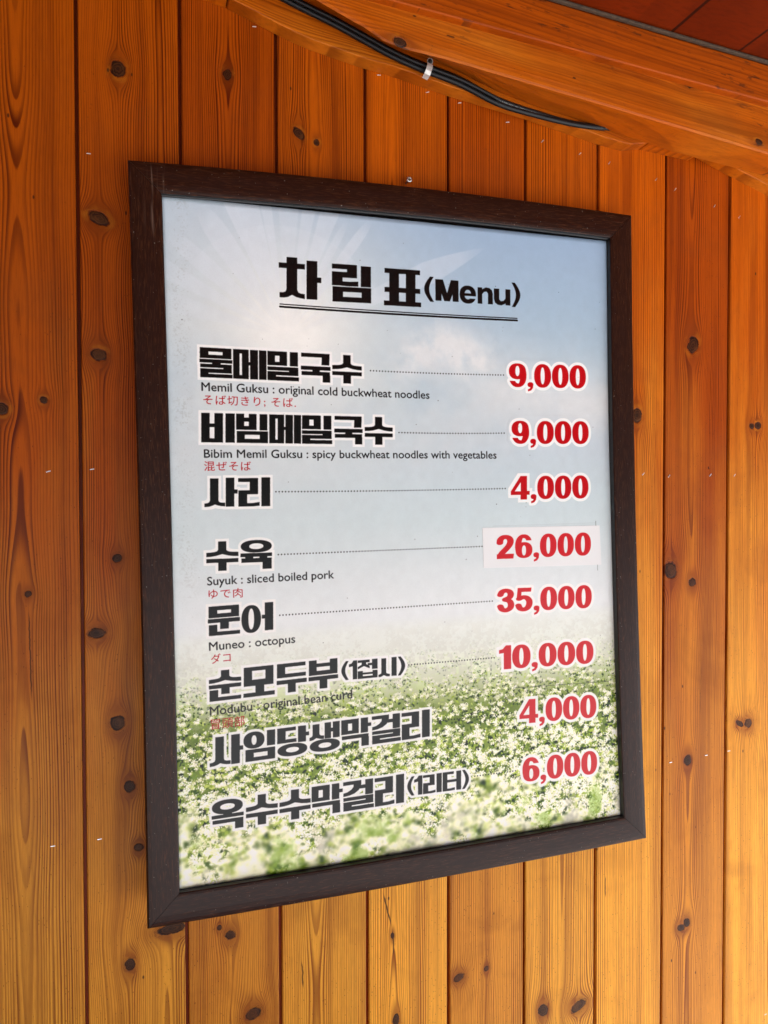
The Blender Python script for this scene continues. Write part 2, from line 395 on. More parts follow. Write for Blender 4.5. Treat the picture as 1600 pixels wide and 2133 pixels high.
def digit(ch):
    """shapes in a box one high; returns (width, list of signed shapes)"""
    if ch == '0': return .71, [('o', (.355, .5, .355, .5, .085, .36, .355, .5))]
    if ch == ',': return .24, [('o', (.125, .885, .12, .105, 0, 0, .125, .885)), ('p', [(.245, .88), (.23, 1.02), (.16, 1.12), (.03, 1.17), (.02, 1.09), (.11, 1.04), (.13, .96)])]
    if ch == '9': return .72, [('o', (.35, .335, .35, .335, .085, .215, .35, .32)), ('c', (.36, .5, .36, .5, .10, .36, 0, 1)), ('c', (.36, .5, .36, .5, .14, .34, 1, .74))]
    if ch == '6': return .72, [('o', (.37, .665, .35, .335, .085, .215, .37, .68)), ('c', (.36, .5, .36, .5, .10, .36, 2, 1)), ('c', (.36, .5, .36, .5, .14, .34, 3, .26))]
    if ch == '4': return .78, [('p', [(.40, 0), (.67, 0), (.67, .64), (.78, .64), (.78, .80), (.67, .80), (.67, 1), (.40, 1), (.40, .80), (0, .80), (0, .65)]), ('h', [(.41, .26), (.41, .65), (.16, .65)])]
    if ch == '1': return .46, [('p', [(.46, 0), (.46, 1), (.18, 1), (.18, .31), (0, .335), (0, .185), (.14, .15), (.26, 0)])]
    if ch == '2': return .72, [('s', (.135, .085, [(.13, .33), (.15, .2), (.24, .11), (.36, .085), (.49, .12), (.56, .22), (.56, .33), (.50, .46), (.38, .60), (.24, .74), (.15, .88)])), ('p', [(.01, .80), (.71, .80), (.69, 1), (.01, 1)])]
    if ch == '3': return .70, [('s', (.13, .082, [(.13, .26), (.20, .13), (.35, .082), (.50, .13), (.555, .25), (.50, .38), (.33, .46)])), ('s', (.13, .082, [(.33, .47), (.50, .53), (.57, .69), (.52, .84), (.36, .918), (.20, .87), (.13, .74)]))]
    if ch == '5': return .72, [('p', [(.10, 0), (.67, 0), (.65, .17), (.10, .17)]), ('p', [(.10, 0), (.27, 0), (.23, .52), (.05, .52)]), ('s', (.13, .082, [(.16, .46), (.30, .40), (.46, .42), (.57, .54), (.58, .70), (.51, .85), (.36, .918), (.20, .87), (.13, .74)]))]

def inpoly(X, Y, P):
    ins = np.zeros(X.shape, bool)
    n = len(P)
    for i in range(n):
        x0, y0 = P[i]; x1, y1 = P[(i + 1) % n]
        if y0 == y1: continue
        c = (Y >= min(y0, y1)) & (Y < max(y0, y1))
        ins ^= c & (X < x0 + (Y - y0) * (x1 - x0) / (y1 - y0))
    return ins

def shape_mask(shapes, U, V):
    M = np.zeros(U.shape, bool)
    for k, a in shapes:
        if k == 'p': M |= inpoly(U, V, a)
        elif k == 'h': M &= ~inpoly(U, V, a)
        elif k == 'o':
            cx, cy, rx, ry, ix, iy, jx, jy = a
            m = (np.abs((U - cx) / rx) ** 2.25 + np.abs((V - cy) / ry) ** 2.25) < 1
            if ix > 0: m &= (np.abs((U - jx) / ix) ** 2.2 + np.abs((V - jy) / iy) ** 2.2) >= 1
            M |= m
        elif k == 'c':
            cx, cy, rx, ry, ix, iy, side, yl = a
            m = (np.abs((U - cx) / rx) ** 2.25 + np.abs((V - cy) / ry) ** 2.25) < 1
            m &= (np.abs((U - cx) / ix) ** 2.2 + np.abs((V - cy) / iy) ** 2.2) >= 1
            if side == 0: m &= (U > cx) & (V > .3)
            if side == 1: m &= (U <= cx + .02) & (V > yl)
            if side == 2: m &= (U < cx) & (V < .7)
            if side == 3: m &= (U >= cx - .02) & (V < yl)
            M |= m
        elif k == 's':
            rx, ry, pts = a
            pts = [(p.x, p.y) for p in spline([(x, y, 0) for x, y in pts], 4)]
            for (x0, y0), (x1, y1) in zip(pts[:-1], pts[1:]):
                ax, ay, bx, by = x0 / rx, y0 / ry, x1 / rx, y1 / ry
                dx, dy = bx - ax, by - ay
                t = np.clip(((U / rx - ax) * dx + (V / ry - ay) * dy) / (dx * dx + dy * dy + 1e-9), 0, 1)
                M |= ((U / rx - ax - t * dx) ** 2 + (V / ry - ay - t * dy) ** 2) < 1
    return M

class Print:
    def __init__(s, img):
        s.im = img          # TH x TW x 3, row 0 = top
    def window(s, x0, x1, z0, z1, pad=8.0):
        i0 = max(int((x0 - pad - PX0) * K), 0); i1 = min(int((x1 + pad - PX0) * K) + 1, TW)
        j0 = max(int((PZ1 - z1 - pad) * K), 0); j1 = min(int((PZ1 - z0 + pad) * K) + 1, TH)
        xs = PX0 + (i0 + (np.arange((i1 - i0) * SS) + .5) / SS) / K
        zs = PZ1 - (j0 + (np.arange((j1 - j0) * SS) + .5) / SS) / K
        X, Z = np.meshgrid(xs, zs)
        return (i0, i1, j0, j1), X, Z
    @staticmethod
    def down(M):
        h, w = M.shape
        return M.reshape(h // SS, SS, w // SS, SS).mean((1, 3))
    def blend(s, win, a, col):
        i0, i1, j0, j1 = win
        s.im[j0:j1, i0:i1] = s.im[j0:j1, i0:i1] * (1 - a[..., None]) + np.array(col) * a[..., None]
    @staticmethod
    def grow(a, r, square):
        n = int(math.ceil(r)); out = a.copy()
        H, W_ = a.shape
        P = np.pad(a, n)
        for dy in range(-n, n + 1):
            for dx in range(-n, n + 1):
                d = max(abs(dx), abs(dy)) if square else math.hypot(dx, dy)
                wgt = min(1.0, r + .5 - d)
                if wgt <= 0: continue
                out = np.maximum(out, P[n + dy:n + dy + H, n + dx:n + dx + W_] * wgt)
        return out
    def glyphs(s, items, halo=0, ink=(.045, .04, .035), paper=(.97, .97, .955)):
        """items: (shapes, quad TL BL TR BR in mm, curved?)"""
        xs = [p[0] for it in items for p in it[1]]; zs = [p[1] for it in items for p in it[1]]
        win, X, Z = s.window(min(xs), max(xs), min(zs), max(zs))
        A = np.zeros(X.shape, bool); B = np.zeros(X.shape, bool)
        for shapes, (tl, bl, tr, br), round_ in items:
            # invert the near-affine quad
            ex, ey = tr[0] - tl[0], tr[1] - tl[1]; fx, fy = bl[0] - tl[0], bl[1] - tl[1]
            det = ex * fy - ey * fx
            px, pz = X - tl[0], Z - tl[1]
            U = (px * fy - pz * fx) / det; V = (ex * pz - ey * px) / det
            m = shape_mask(shapes, U, V)
            if round_: B |= m
            else: A |= m
        a, b = s.down(A), s.down(B)
        if halo:
            h = np.maximum(s.grow(a, halo * K, True) if A.any() else a, s.grow(b, halo * K, False) if B.any() else b)
            s.blend(win, h * .97, paper)
        s.blend(win, np.maximum(a, b), ink)
    def tris(s, T, ink, grow=0):
        xs, zs = T[:, :, 0], T[:, :, 1]
        win, X, Z = s.window(xs.min(), xs.max(), zs.min(), zs.max(), 2)
        M = np.zeros(X.shape, bool)
        x0, z0 = X[0, 0], Z[0, 0]; st = 1 / (K * SS)
        for t in T:
            a0 = int((t[:, 0].min() - x0) / st); a1 = int((t[:, 0].max() - x0) / st) + 2
            b0 = int((z0 - t[:, 1].max()) / st); b1 = int((z0 - t[:, 1].min()) / st) + 2
            a0, b0 = max(a0, 0), max(b0, 0)
            x, z = X[b0:b1, a0:a1], Z[b0:b1, a0:a1]
            if x.size == 0: continue
            e = [(t[(i + 1) % 3][0] - t[i][0]) * (z - t[i][1]) - (t[(i + 1) % 3][1] - t[i][1]) * (x - t[i][0]) for i in range(3)]
            M[b0:b1, a0:a1] |= ((e[0] >= 0) & (e[1] >= 0) & (e[2] >= 0)) | ((e[0] <= 0) & (e[1] <= 0) & (e[2] <= 0))
        a = s.down(M)
        if grow: a = s.grow(a, grow * K, False)
        s.blend(win, a, ink)
    def line(s, p, q, w, ink, alpha=1.0):
        win, X, Z = s.window(min(p[0], q[0]), max(p[0], q[0]), min(p[1], q[1]), max(p[1], q[1]), 3)
        dx, dz = q[0] - p[0], q[1] - p[1]
        t = np.clip(((X - p[0]) * dx + (Z - p[1]) * dz) / (dx * dx + dz * dz), 0, 1)
        s.blend(win, s.down(np.hypot(X - p[0] - t * dx, Z - p[1] - t * dz) < w / 2) * alpha, ink)

def font_tris(text, bold=0.0, space=1.0):
    c = bpy.data.curves.new("caption", 'FONT')
    c.body = text; c.size = 1.0; c.resolution_u = 3; c.offset = bold; c.space_character = space
    o = bpy.data.objects.new("caption", c); COL.objects.link(o)
    dg = bpy.context.evaluated_depsgraph_get()
    me = bpy.data.meshes.new_from_object(o.evaluated_get(dg))
    me.calc_loop_triangles()
    v = np.array([x.co[:2] for x in me.vertices]); t = np.array([x.vertices[:] for x in me.loop_triangles])
    T = v[t]
    bpy.data.objects.remove(o); bpy.data.curves.remove(c); bpy.data.meshes.remove(me)
    return T

def put_text(pr, text, p, xr, zr, cap, ink, bold=0.0, fit=True, grow=0, capu=None, space=1.0):
    """p: start of the baseline, (xr, zr): end of the baseline, cap: height of the capitals, all in mm"""
    T = font_tris(text, bold, space)
    x0, x1 = T[:, :, 0].min(), T[:, :, 0].max()
    capu = capu or .729
    sx = (xr - p[0]) / (x1 - x0); sy = cap / capu
    X = (T[:, :, 0] - x0) * sx
    Y = T[:, :, 1] * sy
    sl = (zr - p[1]) / (xr - p[0])
    pr.tris(np.stack([p[0] + X, p[1] + Y + X * sl], -1), ink, grow)

def fbm(h, w, cells, rng, octaves=5, rough=.55, ax=1.0):
    out = np.zeros((h, w)); amp = 1.0; tot = 0
    for o in range(octaves):
        cy, cx = max(int(cells * 2 ** o * h / w), 1) + 2, max(int(cells * 2 ** o * ax), 1) + 2
        g_ = rng.random((cy, cx))
        y = np.linspace(0, cy - 1.001, h); x = np.linspace(0, cx - 1.001, w)
        yi, xi = y.astype(int), x.astype(int); fy, fx = y - yi, x - xi
        fy = fy * fy * (3 - 2 * fy); fx = fx * fx * (3 - 2 * fx)
        a = g_[yi][:, xi]; b = g_[yi][:, xi + 1]; c = g_[yi + 1][:, xi]; d = g_[yi + 1][:, xi + 1]
        out += amp * ((a * (1 - fx) + b * fx) * (1 - fy[:, None]) + (c * (1 - fx) + d * fx) * fy[:, None])
        tot += amp; amp *= rough
    return out / tot

def blur(a, r):
    r = int(r)
    if r < 1: return a
    for _ in range(2):
        for ax in (0, 1):
            p = np.pad(a, [(r + 1, r) if i == ax else (0, 0) for i in range(a.ndim)], mode='edge')
            c = np.cumsum(p, axis=ax)
            n = a.shape[ax]
            hi = np.take(c, range(2 * r + 1, 2 * r + 1 + n), axis=ax); lo = np.take(c, range(0, n), axis=ax)
            a = (hi - lo) / (2 * r + 1)
    return a

def paint_picture():
    rng = np.random.default_rng(4)
    X, Z = np.meshgrid(PX0 + (np.arange(TW) + .5) / K, PZ1 - (np.arange(TH) + .5) / K)
    def L(z, ks):
        zz = [k[0] for k in ks][::-1]
        return np.stack([np.interp(z, zz, [k[1][i] for k in ks][::-1]) for i in range(3)], -1)
    c = lambda *a: tuple(v / 255 for v in a)
    im = L(Z, [(430, c(156, 181, 206)), (330, c(164, 189, 208)), (220, c(179, 200, 210)), (120, c(196, 211, 218)), (20, c(206, 221, 223)),
               (-50, c(222, 230, 230)), (-105, c(234, 239, 238)), (-150, c(230, 234, 226)), (-430, c(220, 220, 205))])
    def over(a, col):
        nonlocal im
        im = im * (1 - a[..., None]) + np.array(col) * a[..., None]
    # the sun's veil and its fan of beams
    sx, sz = -165.0, 262.0
    d = np.hypot(X - sx, (Z - sz))
    n1 = fbm(TH, TW, 3, rng, 5)
    over(np.clip(np.exp(-(d / 175) ** 2) * .90, 0, 1), c(232, 235, 228))
    over(np.exp(-(d / 70) ** 2) * .90, c(255, 254, 246))
    over(np.clip(1 - (X + 320) / 190, 0, 1) * np.clip((Z + 60) / 250, 0, 1) * .45, c(222, 225, 222))
    ang = np.degrees(np.arctan2(Z - sz, X - sx))
    for a0, wd, ln, al, tip in [(26, 4.2, 318, .24, 2), (54, 3.2, 200, .30, 1), (62, 2.6, 180, .22, 1), (70, 4.0, 190, .25, 0), (79, 3, 185, .22, 0), (88, 4.5, 178, .16, 0),
                                (98, 2.4, 175, .26, 0), (106, 5, 200, .28, 0), (113, 2.2, 190, .30, 0), (124, 7, 190, .26, 1), (140, 5.5, 190, .20, 1), (153, 4, 160, .18, 0), (166, 5, 150, .14, 0), (40, 2, 120, .12, 1)]:
        t = d / ln
        hw = wd * (np.clip((1 - t) * 3.2, 0, 1) if tip == 2 else np.sqrt(np.clip(1 - t ** 4, 0, 1)) if tip else np.ones_like(t))
        e = np.clip((hw - np.abs(ang - a0)) * d * .0175 * K / 4.5 + .5, 0, 1)
        f = np.clip((1.0 - t) * 7, 0, 1) if tip else np.clip((1.35 - t) * 2.2, 0, 1)
        over(e * f * al * 1.5 * np.clip(t * 2.2, 0, 1), c(222, 229, 236))
    rr = np.hypot(X - sx + 5, (Z - 250) * .95)
    over(np.clip((148 - rr) * .8, 0, 1) * np.clip((Z - 300) / 50, 0, 1) * .13, c(230, 235, 240))
    # clouds
    n2 = fbm(TH, TW, 4, rng, 7, .6)
    ridge = 262 + (X - 20) * .10 + 14 * np.sin(X / 26)
    cl = np.clip((n2 - .44) * 6, 0, 1) * np.exp(-((Z - ridge + 22) / 34) ** 2) * np.clip((X + 90) / 90, 0, 1) * np.clip((230 - X) / 110, 0, 1)
    over(np.clip(cl * 1.1, 0, .80), c(236, 237, 234))
    cl = np.clip((n1 - .42) * 5, 0, 1) * np.exp(-((Z - 195 - 15 * np.sin(X / 60)) / 55) ** 2) * np.clip((X + 120) / 120, 0, 1)
    over(cl * .70, c(232, 232, 228))
    n3 = fbm(TH, TW, 5, rng, 6, .58)
    over(np.clip((n3 - .5) * 4, 0, 1) * np.clip((Z - 60) / 60, 0, 1) * np.clip((300 - Z) / 60, 0, 1) * .35, c(221, 221, 219))
    over(np.clip((.5 - n3) * 4, 0, 1) * np.clip((Z - 80) / 60, 0, 1) * np.clip((270 - Z) / 60, 0, 1) * .30, c(176, 196, 212))
    # the buckwheat field, painted from the horizon down
    j0 = int((PZ1 + 112) * K)
    fh = TH - j0
    F = im[j0:].copy()
    yy = np.arange(fh)[:, None] / fh          # 0 at horizon, 1 at the bottom
    base = np.array(c(150, 160, 98))
    nz = fbm(fh, TW, 12, rng, 6, .6)[..., None]
    green = np.array(c(150, 160, 100)) * nz + np.array(c(84, 98, 58)) * (1.15 - nz)
    q_ = np.clip(1 - (yy - .06) / .34, 0, 1)[..., None] * .8
    green = green * (1 - q_) + np.array(c(216, 219, 190)) * q_
    a = np.clip((yy - .10) / .30, 0, 1)[..., None]
    F = F * (1 - a) + green * a
    greens = [c(104, 122, 58), c(76, 96, 48), c(140, 158, 74), c(168, 184, 96), c(50, 64, 42), c(126, 146, 86), c(190, 198, 130), c(60, 78, 58)]
    whites = [c(250, 248, 240), c(242, 239, 228), c(232, 226, 212), c(255, 254, 250), c(222, 216, 198)]
    def stamp(cx, cy, rx, ry, th, col, al, soft=.35):
        R_ = int(max(rx, ry) * 1.3) + 2
        x0, x1, y0, y1 = int(cx) - R_, int(cx) + R_ + 1, int(cy) - R_, int(cy) + R_ + 1
        x0, y0 = max(x0, 0), max(y0, 0); x1, y1 = min(x1, TW), min(y1, fh)
        if x1 <= x0 or y1 <= y0: return
        gy, gx = np.mgrid[y0:y1, x0:x1]
        ct, st = math.cos(th), math.sin(th)
        u = ((gx - cx) * ct + (gy - cy) * st) / rx; v = (-(gx - cx) * st + (gy - cy) * ct) / ry
        q = np.clip((1 - np.sqrt(u * u + v * v)) / soft, 0, 1)[..., None] * al
        F[y0:y1, x0:x1] = F[y0:y1, x0:x1] * (1 - q) + np.array(col) * q
    N = 4300
    ts = np.sort(rng.random(N) ** .68)
    for t in ts:
        cy = (.02 + t * 1.02) * fh; cx = rng.random() * TW
        s = 6.5 + 36.0 * t ** 1.1
        vis = min(1, max(0.0, (t - .01) / .2))
        for _ in range(4 if t > .1 else 1):                            # leaves and shade between the heads
            g_ = greens[rng.integers(8)]
            stamp(cx + rng.normal() * s * .9, cy + abs(rng.normal()) * s * .8, s * rng.uniform(.18, .5), s * rng.uniform(.10, .26), rng.uniform(0, 3.14), g_, .85 * vis, .4)
        if rng.random() < .33: stamp(cx + rng.normal() * s * .8, cy + s * .7, s * .42, s * .26, rng.uniform(-.6, .6), c(46, 56, 42), .75 * vis, .7)
        if rng.random() < .3 and t > .15:
            x_ = cx + rng.normal() * s; k_ = rng.normal() * .1
            for q in range(6): stamp(x_ + q * s * k_, cy + q * s * .16, s * .03 + .6, s * .12, 0, greens[3 if q % 2 else 6], .8 * vis, .6)
        if rng.random() > .90: continue
        ex, ey = s * rng.uniform(.3, .62), s * rng.uniform(.18, .34)
        stamp(cx, cy + ey * .2, ex * 1.15, ey * 1.2, rng.uniform(-.3, .3), c(224, 221, 202), .66 * (.4 + .6 * vis), .8)
        for _ in range(int(rng.integers(10, 22) * (.4 + .6 * vis))):
            w_ = whites[rng.integers(5)]
            q = s * rng.uniform(.05, .11) + .7
            stamp(cx + np.clip(rng.normal(), -2, 2) * ex * .6, cy + np.clip(rng.normal(), -2, 2) * ey * .7, q, q * rng.uniform(.6, 1), rng.uniform(0, 3), w_, rng.uniform(.7, 1) * (.45 + .55 * vis), .5)
        for _ in range(2):
            if rng.random() < .6: stamp(cx + rng.normal() * ex * .6, cy + ey * .5, s * .05 + .5, s * .035 + .5, 0, c(150, 128, 92), .6 * vis, .6)
    # depth of field: far rows and nearest rows go soft
    B1, B2, B3 = blur(F, 2), blur(F, 4), blur(F, 9)
    far = np.clip(1 - yy / .22, 0, 1)[..., None]
    F0 = F
    F = F * (1 - far) + B1 * far
    big = fbm(fh, TW, 14, rng, 4, .5)[..., None]
    near = np.clip((yy[..., None] - .80 + (big - .5) * .8) / .14, 0, 1)
    F = F * (1 - near) + B2 * near
    near2 = np.clip((yy[..., None] - .95 + (big - .5) * .6) / .14, 0, 1)
    F = F * (1 - near2) + B3 * near2
    big2 = fbm(fh, TW, 13, rng, 5, .55)[..., None]
    puff = np.clip((big2 - .60) * 8, 0, 1) * np.clip((yy - .80) / .12, 0, 1)[..., None]
    puff *= .55 + .45 * np.clip((blur(F0, 3).mean(-1, keepdims=True) - .3) * 2.5, 0, 1)
    F = F * (1 - puff * .85) + np.array(c(252, 250, 240)) * (puff * .60)
    gpuff = np.clip((.44 - big2) * 8, 0, 1) * np.clip((yy - .76) / .12, 0, 1)[..., None]
    F = F * (1 - gpuff * .5) + np.array(c(120, 152, 62)) * (gpuff * .5)
    cw = np.clip((yy - .10) / .16, 0, 1)[..., None]
    F = F * (1 - cw) + np.clip((F - .52) * 1.6 + .48, 0, 1) * cw
    fine = fbm(fh, TW, 150, rng, 3, .6)[..., None]; lump = fbm(fh, TW, 30, rng, 3, .55)[..., None]
    fw_ = np.clip((fine * .55 + lump * .45 - .47) * 14, 0, 1) * np.clip(1 - (yy - .08) / .36, 0, 1)[..., None] ** .6
    F = F * (1 - fw_ * .75) + np.array(c(243, 241, 226)) * (fw_ * .62)
    F = np.clip(F * np.array([1.0, 1.0, .95]), 0, 1)
    haze = np.clip(1 - yy / .34, 0, 1)[..., None] ** 1.0 * .96
    F = F * (1 - haze) + np.array(c(238, 243, 236)) * haze
    e = np.clip(yy / .05, 0, 1)[..., None]
    im[j0:] = im[j0:] * (1 - e) + F * e
    # paper tooth, dirt along the left edge, fly specks
    im *= 1 + (rng.random((TH, TW, 1)) - .5) * .035
    im *= 1 + (fbm(TH, TW, 60, rng, 2)[..., None] - .5) * .03
    dirt = np.clip((fbm(TH, TW, 330, rng, 2, .7) + .5 * fbm(TH, TW, 17, rng, 3) - .86) * 5, 0, 1) * np.exp(-((X + 298) / 12) ** 2) * np.clip((Z + 250) / 300, 0, 1)
    over(dirt * .17, c(120, 118, 105))
    return im

def paint_sheet():
    im = paint_picture()
    pr = Print(im)
    BLK, RED, CAP = (.045, .038, .034), (.745, .03, .07), (.05, .045, .045)
    def row(text, xs, tl, bl, tr, br, halo=3.6):
        items = []
        W_ = tr[0] - tl[0]
        for i, ch in enumerate(text):
            a, b = (xs[2 * i] - tl[0]) / W_, (xs[2 * i + 1] - tl[0]) / W_
            f = lambda p, q, t: (p[0] + (q[0] - p[0]) * t, p[1] + (q[1] - p[1]) * t)
            quad = (f(tl, tr, a), f(bl, br, a), f(tl, tr, b), f(bl, br, b))
            rd = [s for s in HG[ch] if s[0] == 'o']; st = [s for s in HG[ch] if s[0] != 'o']
            if ch in '()': rd, st = HG[ch], []
            if rd: items.append((rd, quad, True))
            if st: items.append((st, quad, False))
        pr.glyphs(items, halo, BLK)
    row('차', [-173.4, -117.4], (-173.4, 365.0), (-174.8, 311.8), (-117.4, 365.0), (-118.8, 311.3), 0)
    row('림', [-103.2, -49.4], (-103.2, 360.9), (-104.4, 311.0), (-49.4, 361.4), (-50.7, 310.6), 0)
    row('표', [-31.3, 21.9], (-31.3, 360.3), (-32.6, 310.1), (21.9, 360.5), (20.6, 310.2), 0)
    def latin(ch, x0, x1, zt, zb, dz=-.6): pr.glyphs([(HG[ch], ((x0, zt), (x0 - .4, zb), (x1, zt + dz * 0), (x1 - .4, zb)), True)], 0, BLK)
    latin('(', 25.9, 40.0, 353.0, 318.7); latin('M', 42.3, 76.8, 350.2, 320.7); latin('e', 78.4, 103.1, 344.0, 319.6); latin('n', 105.7, 129.0, 343.6, 320.4)
    latin('u', 130.8, 156.4, 343.0, 319.8); latin(')', 158.7, 172.4, 353.2, 318.7)
    for k in range(20):
        f = lambda t, a, b: a + (b - a) * t - 2.2 * 4 * t * (1 - t) * .55
        t0, t1 = k / 20, (k + 1) / 20
        x0, x1 = -173.4 + 339.6 * t0, -173.4 + 339.6 * t1
        pr.line((x0, f(t0, 303.6, 302.8)), (x1, f(t1, 303.6, 302.8)), 1.25, BLK)
        pr.line((x0, f(t0, 300.2, 299.8)), (x1, f(t1, 300.2, 299.8)), 2.5, BLK)
    row('물메밀국수', [-276.1, -235.6, -234.7, -192.0, -191.2, -150.4, -147.3, -108.3, -105.8, -65.6], (-275.8, 243.8), (-276.5, 206.4), (-65.3, 240.6), (-66.3, 203.0))
    row('비빔메밀국수', [-276.0, -234.6, -232.9, -192.6, -190.9, -149.2, -148.3, -108.1, -104.9, -66.7, -63.6, -24.5], (-275.5, 161.9), (-276.4, 125.1), (-24.0, 159.4), (-25.0, 122.2))
    row('사리', [-274.0, -233.1, -232.4, -191.8], (-273.6, 80.6), (-274.5, 44.1), (-191.3, 80.4), (-192.2, 43.5))
    row('수육', [-273.7, -234.0, -231.4, -191.4], (-273.2, .7), (-274.2, -36.3), (-190.9, .4), (-191.8, -36.2))
    row('문어', [-273.8, -234.2, -232.2, -191.9], (-273.4, -80.5), (-274.3, -117.1), (-191.3, -79.2), (-192.3, -116.4))
    row('순모두부', [-274.6, -234.8, -231.8, -192.1, -189.5, -150.3, -147.7, -108.3], (-274.2, -161.3), (-275.2, -199.0), (-107.5, -158.0), (-108.4, -195.4))
    row('(1접시)', [-103.9, -94.0, -93.5, -82.3, -81.4, -53.9, -52.6, -26.9, -25.1, -14.7], (-103.7, -163.2), (-104.3, -187.9), (-14.3, -163.3), (-15.0, -188.6))
    row('사임당생막걸리', [-275.7, -234.4, -233.8, -193.7, -190.9, -149.3, -148.7, -107.6, -106.0, -64.8, -63.8, -22.6, -21.9, 18.9], (-275.6, -243.4), (-276.5, -280.3), (20.2, -238.6), (19.2, -275.6))
    row('옥수수막걸리', [-275.3, -235.6, -232.6, -192.3, -189.9, -149.2, -147.9, -106.2, -105.5, -62.6, -62.0, -20.4], (-275.3, -323.6), (-276.3, -361.5), (-19.4, -321.8), (-20.4, -360.6))
    row('(1리터)', [-15.9, -5.6, -5.9, 5.9, 6.7, 34.3, 35.7, 63.2, 64.8, 75.0], (-15.7, -327.1), (-16.4, -352.9), (75.5, -328.0), (74.8, -354.3))
    T = lambda s, p, xr, zr, cap: put_text(pr, s, p, xr, zr, cap * 1.08, CAP, .0, grow=.34)
    T('Memil Guksu : original cold buckwheat noodles', (-274.8, 189.4), 29.3, 185.5, 10.4)
    T('Bibim Memil Guksu : spicy buckwheat noodles with vegetables', (-273.8, 105.9), 128.2, 103.4, 10.2)
    T('Suyuk : sliced boiled pork', (-273.8, -53.7), -111.0, -53.0, 10.2)
    T('Muneo : octopus', (-273.6, -135.3), -164.8, -133.5, 10.3)
    T('Modubu : original bean curd', (-274.7, -216.2), -90.4, -212.6, 10.8)
    J = lambda s, p, xr, zr, h, sp: put_text(pr, s, p, xr, zr, h, (.68, .05, .08), .0, grow=.1, capu=.83, space=sp)
    J('そば切きり; そば.', (-273.0, 173.4), -156.1, 171.4, 11.2, 1.12)
    J('混ぜそば', (-274.0, 90.4), -216.0, 90.0, 11.0, 1.12)
    J('ゆで肉', (-272.7, -69.6), -230.4, -70.0, 10.8, 1.12)
    J('ダコ', (-271.7, -151.0), -247.6, -150.2, 10.8, 1.1)
    J('冒頭部', (-273.8, -233.0), -232.0, -232.4, 12.0, 1.04)
    for p, q in [((-53.8, 221.4), (142.6, 221.5)), ((-16.0, 139.0), (141.2, 139.4)), ((-184.8, 61.9), (140.6, 61.1)), ((-183.7, -18.9), (102.8, -19.3)),
                 ((-183.8, -96.9), (116.9, -96.7)), ((-9.7, -175.7), (117.8, -176.4)), ((30.1, -256.1), (142.6, -256.7)), ((83.6, -338.7), (146.4, -339.0))]:
        n = int(round((q[0] - p[0]) / 4.15))
        win, X, Z = pr.window(p[0], q[0], min(p[1], q[1]), max(p[1], q[1]), 3)
        t = np.clip(np.round((X - p[0]) / (q[0] - p[0]) * n), 0, n) / n
        sag = 1.6 * 4 * t * (1 - t) * (.5 if p[1] > 0 else 0)
        pr.blend(win, pr.down(np.hypot(X - (p[0] + (q[0] - p[0]) * t), Z - (p[1] + (q[1] - p[1]) * t) + sag) < .92), (.08, .08, .08))
    # the white slip pasted under the fourth price, trimmed a little off square
    win, X, Z = pr.window(100, 300, -58, 10, 3)
    M = inpoly(X, Z, [(103.8, 6.6), (293.3, 4.4), (294.8, -53.6), (104.6, -49.8)])
    pr.blend(win, pr.down(M), (.925, .93, .925))
    for p, q, al in [((287.1, 11.0), (287.0, 4.4), .7), ((288.5, -53.6), (288.4, -61.5), .6), ((120, 8.6), (287, 8.4), .10), ((146.6, -221.7), (302.6, -226.5), .75), ((146.6, -221.7), (146.3, -300), .30)]:
        pr.line(p, q, .7, (.22, .23, .20), al)
    def price(s, tl, bl, tr, br, halo=4.4, red=RED):  # lower prices pass a brighter red, the reflected veil painted into the ink
        ws = [digit(ch) for ch in s]
        gap = .04
        tot = sum(w for w, _ in ws) + gap * (len(s) - 1)
        items, x = [], 0
        for ch, (w, sh) in zip(s, ws):
            U0, U1 = x / tot, (x + w) / tot
            f = lambda p, q, t: (p[0] + (q[0] - p[0]) * t, p[1] + (q[1] - p[1]) * t)
            sh2 = sh
            TLq, BLq = f(tl, tr, U0), f(bl, br, U0); TRq, BRq = f(tl, tr, U0 + 1 / tot), f(bl, br, U0 + 1 / tot)
            items.append((sh2, (TLq, BLq, TRq, BRq), ch not in '41'))
            x += w + gap
        pr.glyphs(items, halo, red)
    price('9,000', (151.4, 238.6), (150.6, 204.8), (277.0, 239.6), (276.2, 205.6))
    price('9,000', (153.3, 157.0), (152.4, 124.1), (279.4, 157.8), (278.5, 124.2))
    price('4,000', (150.0, 78.4), (149.1, 45.1), (276.7, 78.4), (275.8, 44.5))
    price('26,000', (125.6, -4.4), (124.7, -38.0), (278.3, -5.2), (277.4, -39.0), 0, (.80, .08, .12))
    price('35,000', (124.8, -80.2), (123.9, -113.6), (277.9, -82.4), (277.0, -116.2), 4.4, (.80, .08, .12))
    price('10,000', (125.8, -160.4), (125.0, -193.8), (278.6, -163.8), (277.7, -197.8), 4.4, (.80, .08, .12))
    price('4,000', (155.5, -239.6), (154.6, -273.4), (280.9, -243.6), (279.9, -277.4), 4.4, (.80, .08, .12))
    price('6,000', (158.0, -322.6), (157.0, -356.8), (279.8, -325.6), (278.9, -360.0), 4.4, (.80, .08, .12))
    rng = np.random.default_rng(9)
    for _ in range(70):
        x, z = rng.uniform(-300, 305), rng.uniform(-400, 415)
        pr.line((x, z), (x + .3, z + .2), rng.uniform(.5, 1.1), (.15, .14, .12), rng.uniform(.3, .9))
    return np.clip(im, 0, 1)

